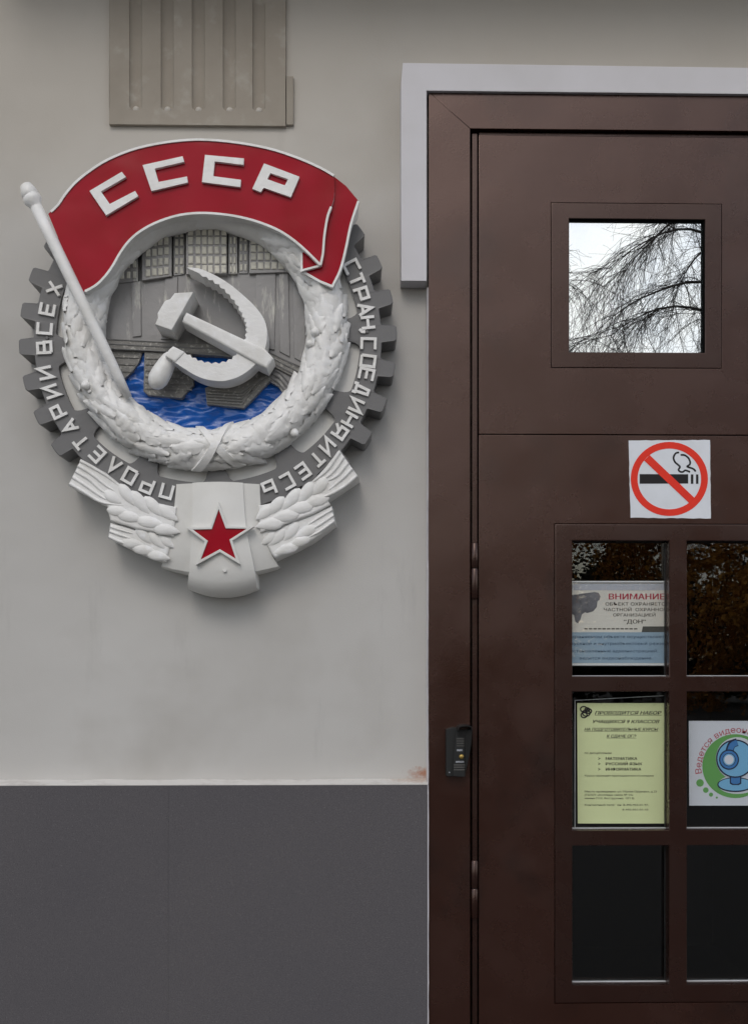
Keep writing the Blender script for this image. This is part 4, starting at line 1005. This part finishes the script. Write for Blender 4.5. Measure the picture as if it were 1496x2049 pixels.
for x, y, r in ((1399.5, 1566.6, 7.6), (1411, 1581, 5.6), (1421.5, 1590, 4.2), (1433, 1596, 2.2)): sheet('green_dot', disc_poly(x, y, r, n=18), DQ + e, M['st_green'], cst)
# lettering round the arc
def arc_text(body, cx, cy, r, a0, a1, size, d, m, parent):
    V, Fc = text_geo(body, 0, 0.0); ax, bx_ = min(v.x for v in V), max(v.x for v in V); out = []
    for v in V:
        u = (v.x - ax) / (bx_ - ax); a = a0 + (a1 - a0) * u; rr = r + v.y / 0.73 * size
        out.append(P(cx + rr * math.cos(R(a)), cy - rr * math.sin(R(a)), d))
    make('arc_lettering', out, Fc, m, parent)
arc_text('Ведется видеонаблюдение', 1472, 1536, 70, 189, -9, 12.5, DQ + e, M['st_red'], cst)

# ------------------------------------------------------------------ door intercom
ic = empty('door_intercom', P(917, 1507, FR)); tag(ic, 'black plastic intercom with brass button and rain hood on the door frame', 'intercom')
def zi(x, y): return (870 + x / 14.96, 1440 + y / 14.96)
d0 = FR
prism('wedge_base', [zi(*q) for q in ((335, 300), (520, 238), (690, 238), (640, 1690), (520, 1700), (335, 1690))], d0, d0 + 0.024, M['black'], ic, bevel=0.002)
body_ = prism('face_plate', [zi(*q) for q in ((640, 330), (880, 330), (905, 1690), (870, 1720), (530, 1690), (560, 1000))], d0, d0 + 0.030, M['black'], ic, bevel=0.002)
V, Fc = [], []
hood = [(690, 330), (715, 240), (780, 205), (880, 190), (1010, 195), (1090, 225), (1105, 300)]
v1_, f1_ = ribbon_vf([zi(*q) for q in smooth_line(hood, 3)], 2.0, d0 + 0.0005, d0 + 0.052)
v2_, f2_ = prism_vf([zi(*q) for q in ((1118, 290), (1080, 760), (950, 1420), (915, 1560), (900, 1300), (890, 520), (1000, 300))], d0 + 0.0005, d0 + 0.034)
v, f = join_vf([(v1_, f1_), (v2_, f2_)]); make('rain_hood', v, f, M['visor'], ic)
sheet('hood_shade', [zi(*q) for q in ((700, 300), (1085, 300), (1000, 520), (690, 500))], d0 + 0.0312, M['visor'], ic)
for y in (570, 640, 710, 785): sheet('speaker_slot', [zi(*q) for q in ((645, y - 14), (880, y - 14), (880, y + 14), (640, y + 14))], d0 + 0.0306, M['mark_dim'], ic)
for y in (1355, 1425, 1500): sheet('speaker_slot', [zi(*q) for q in ((560, y - 18), (895, y - 18), (898, y + 18), (556, y + 18))], d0 + 0.0306, M['mark_dim'], ic)
sheet('printed_mark', [zi(*q) for q in ((648, 888), (828, 888), (820, 945), (645, 945))], d0 + 0.0306, M['mark'], ic)
sheet('printed_mark', [zi(*q) for q in ((615, 1240), (860, 1235), (862, 1285), (615, 1290))], d0 + 0.0306, M['mark'], ic)
c = P(*zi(790, 1105), d0 + 0.030)
lathe('call_button', c, c + Vector((0, -0.004, 0)), [(0, 0.0056), (0.4, 0.0056), (0.8, 0.0042), (1, 0.002)], M['brass'], ic, n=18)
c = P(*zi(428, 1580), d0 + 0.024)
lathe('screw', c, c + Vector((0, -0.001, 0)), [(0, 0.0018), (1, 0.0014)], M['mark'], ic, n=10)

# ------------------------------------------------------------------ trees across the yard, seen mirrored in the panes
def tube_vf(pts, rad, sides=4):
    V, Fc = [], []; n = len(pts)
    for i in range(n):
        t = (pts[min(n - 1, i + 1)] - pts[max(0, i - 1)])
        t = t.normalized() if t.length > 1e-9 else Vector((0, 0, 1))
        a = t.orthogonal().normalized(); b = t.cross(a)
        for k in range(sides): an = 2 * math.pi * k / sides; V.append(pts[i] + (a * math.cos(an) + b * math.sin(an)) * rad[i])
    for i in range(n - 1):
        for k in range(sides): q = (k + 1) % sides; Fc.append([i * sides + k, i * sides + q, (i + 1) * sides + q, (i + 1) * sides + k])
    return V, Fc
def raw(name, V, Fc, m, parent, loc):
    me = bpy.data.meshes.new(name); me.from_pydata([tuple(v) for v in V], [], Fc); me.materials.append(m)
    return link_mesh(name, me, None, parent, loc)
def path(rg, p, d, length, n, droop, wob):
    pts = [p.copy()]; step = length / n; d = d.normalized()
    for i in range(n):
        d = (d + Vector((rg.uniform(-wob, wob), rg.uniform(-wob, wob), rg.uniform(-wob, wob))) + Vector((0, 0, -droop))).normalized()
        p = p + d * step; pts.append(p.copy())
    return pts
def weeping_tree(name, loc, height, seed, nl, label, leaves=True, low=3.2, ntw=2):
    rg = random.Random(seed); root = empty(name, loc); tag(root, label, 'tree', 'bare trees across the yard')
    TV, TF, CV, CF, LV, LF_ = [], [], [], [], [], []
    def add(TVx, TFx, v, f): k = len(TVx); TVx.extend(v); TFx.extend([[i + k for i in q] for q in f])
    tr = path(rg, Vector((0, 0, -0.2)), Vector((rg.uniform(-.05, .05), 0, 1)), height + .2, 16, 0, 0.06)
    add(TV, TF, *tube_vf(tr, [0.19 * (1 - i / 18) + 0.02 for i in range(17)], 10))
    for i in range(nl):
        t = (i + rg.random()) / nl; z = low + (height - low - 0.5) * t
        k = min(15, int((z + .2) / (height + .2) * 16)); base = tr[k]
        az = i * 2.4 + rg.uniform(-.4, .4); L = (2.6 + 3.2 * (1 - t)) * rg.uniform(.8, 1.2)
        limb = path(rg, base, Vector((math.cos(az), math.sin(az), rg.uniform(.5, 1.0))), L, 10, 0.13, 0.09)
        add(TV, TF, *tube_vf(limb, [0.036 * (1 - .85 * j / 10) for j in range(11)], 5))
        for j in range(2, 11):
            for s in range(2):
                d0_ = (limb[j] - limb[j - 1]).normalized(); b = path(rg, limb[j], d0_ + Vector((rg.uniform(-.9, .9), rg.uniform(-.9, .9), rg.uniform(-.2, .5))), rg.uniform(.9, 2.0), 7, 0.13, 0.17)
                add(CV, CF, *tube_vf(b, [0.009 * (1 - .7 * q / 7) for q in range(8)], 3))
                for q in range(1, 8):
                    for _ in range(ntw):
                        tw = path(rg, b[q], (b[q] - b[q - 1]).normalized() + Vector((rg.uniform(-1, 1), rg.uniform(-1, 1), rg.uniform(-.6, .4))), rg.uniform(.35, 1.0), 4, 0.13, 0.30)
                        add(CV, CF, *tube_vf(tw, [0.0034, 0.003, 0.0027, 0.0024, 0.002], 3))
                        if leaves and tw[-1].z < 5.0 and mnoise.noise(tw[-1] * 0.9 + Vector((seed, 0, 0))) > -0.3:
                            for w in tw[1:]:
                                for _k in range(3):
                                    c = w + Vector((rg.uniform(-.07, .07), rg.uniform(-.07, .07), rg.uniform(-.1, .05)))
                                    u = Vector((rg.uniform(-1, 1), rg.uniform(-1, 1), rg.uniform(-1, 1))).normalized(); vv = u.orthogonal().normalized()
                                    kk = len(LV); LV.extend([c - u * .05, c + vv * .032, c + u * .05, c - vv * .032]); LF_.append([kk, kk + 1, kk + 2, kk + 3])
    raw('trunk', TV, TF, M['bark'], root, loc); raw('crown', CV, CF, M['twig'], root, loc)
    if LV: raw('leaves', LV, LF_, M['leaf_gold'], root, loc)
    return root
weeping_tree('weeping_birch', (8.5, -20.0, 0), 13.0, 14, 38, 'bare weeping birch with a few golden low leaves mirrored in the door panes', low=2.4, ntw=3)
weeping_tree('weeping_birch', (2.6, -23.5, 0), 11.0, 23, 22, 'slimmer bare birch beside the golden-leaved one across the yard', leaves=False, low=4.5)
weeping_tree('weeping_birch', (12.5, -25.0, 0), 12.0, 37, 22, 'bare birch standing farthest back in front of the dark hedge shrubs', leaves=False, low=4.0)
# dark tall shrubs closing the yard
def shrub_proto(seed, h, w):
    rg = random.Random(seed); LV, LF_, SV, SF = [], [], [], []
    for i in range(7):
        v, f = tube_vf(path(rg, Vector((rg.uniform(-.3, .3), rg.uniform(-.3, .3), -.1)), Vector((rg.uniform(-.5, .5), rg.uniform(-.5, .5), 1)), h * .85, 6, 0, .12), [0.07 * (1 - .8 * q / 6) for q in range(7)], 5)
        k = len(SV); SV += v; SF += [[q + k for q in t] for t in f]
    cl = [(rg.uniform(-w, w) * .8, rg.uniform(-w, w) * .5, rg.uniform(.5, h - .6), rg.uniform(.5, 1.0)) for _ in range(64)]
    for cx, cy, cz, r in cl:
        for _ in range(150):
            q = Vector((rg.gauss(0, 1), rg.gauss(0, 1), rg.gauss(0, 1))).normalized() * r * rg.random() ** .4
            c = Vector((cx, cy, cz)) + q; u = Vector((rg.uniform(-1, 1), rg.uniform(-1, 1), rg.uniform(-1, 1))).normalized(); vv = u.orthogonal().normalized()
            k = len(LV); LV += [c - u * .10, c + vv * .06, c + u * .10, c - vv * .06]; LF_.append([k, k + 1, k + 2, k + 3])
    a = bpy.data.meshes.new('crown'); a.from_pydata([tuple(v) for v in LV], [], LF_); a.materials.append(M['leaf_dark'])
    b = bpy.data.meshes.new('stems'); b.from_pydata([tuple(v) for v in SV], [], SF); b.materials.append(M['bark'])
    return a, b
protos = [shrub_proto(s, h, 1.9) for s, h in ((1, 5.2), (2, 6.0))]
for i in range(13):
    loc = Vector((-11 + i * 2.7 + random.uniform(-.5, .5), -29 - (i % 3) * 1.1, 0))
    s = empty('tall_shrub', loc); tag(s, 'dense dark tall shrub in the row closing the yard', 'shrub', 'dark shrubs closing the yard')
    a, b = protos[i % 2]; link_mesh('crown', a, None, s, loc); link_mesh('stems', b, None, s, loc)
    s.rotation_euler = (0, 0, i * 1.3); s.scale = (1.1, 1.1, random.uniform(.62, .82))
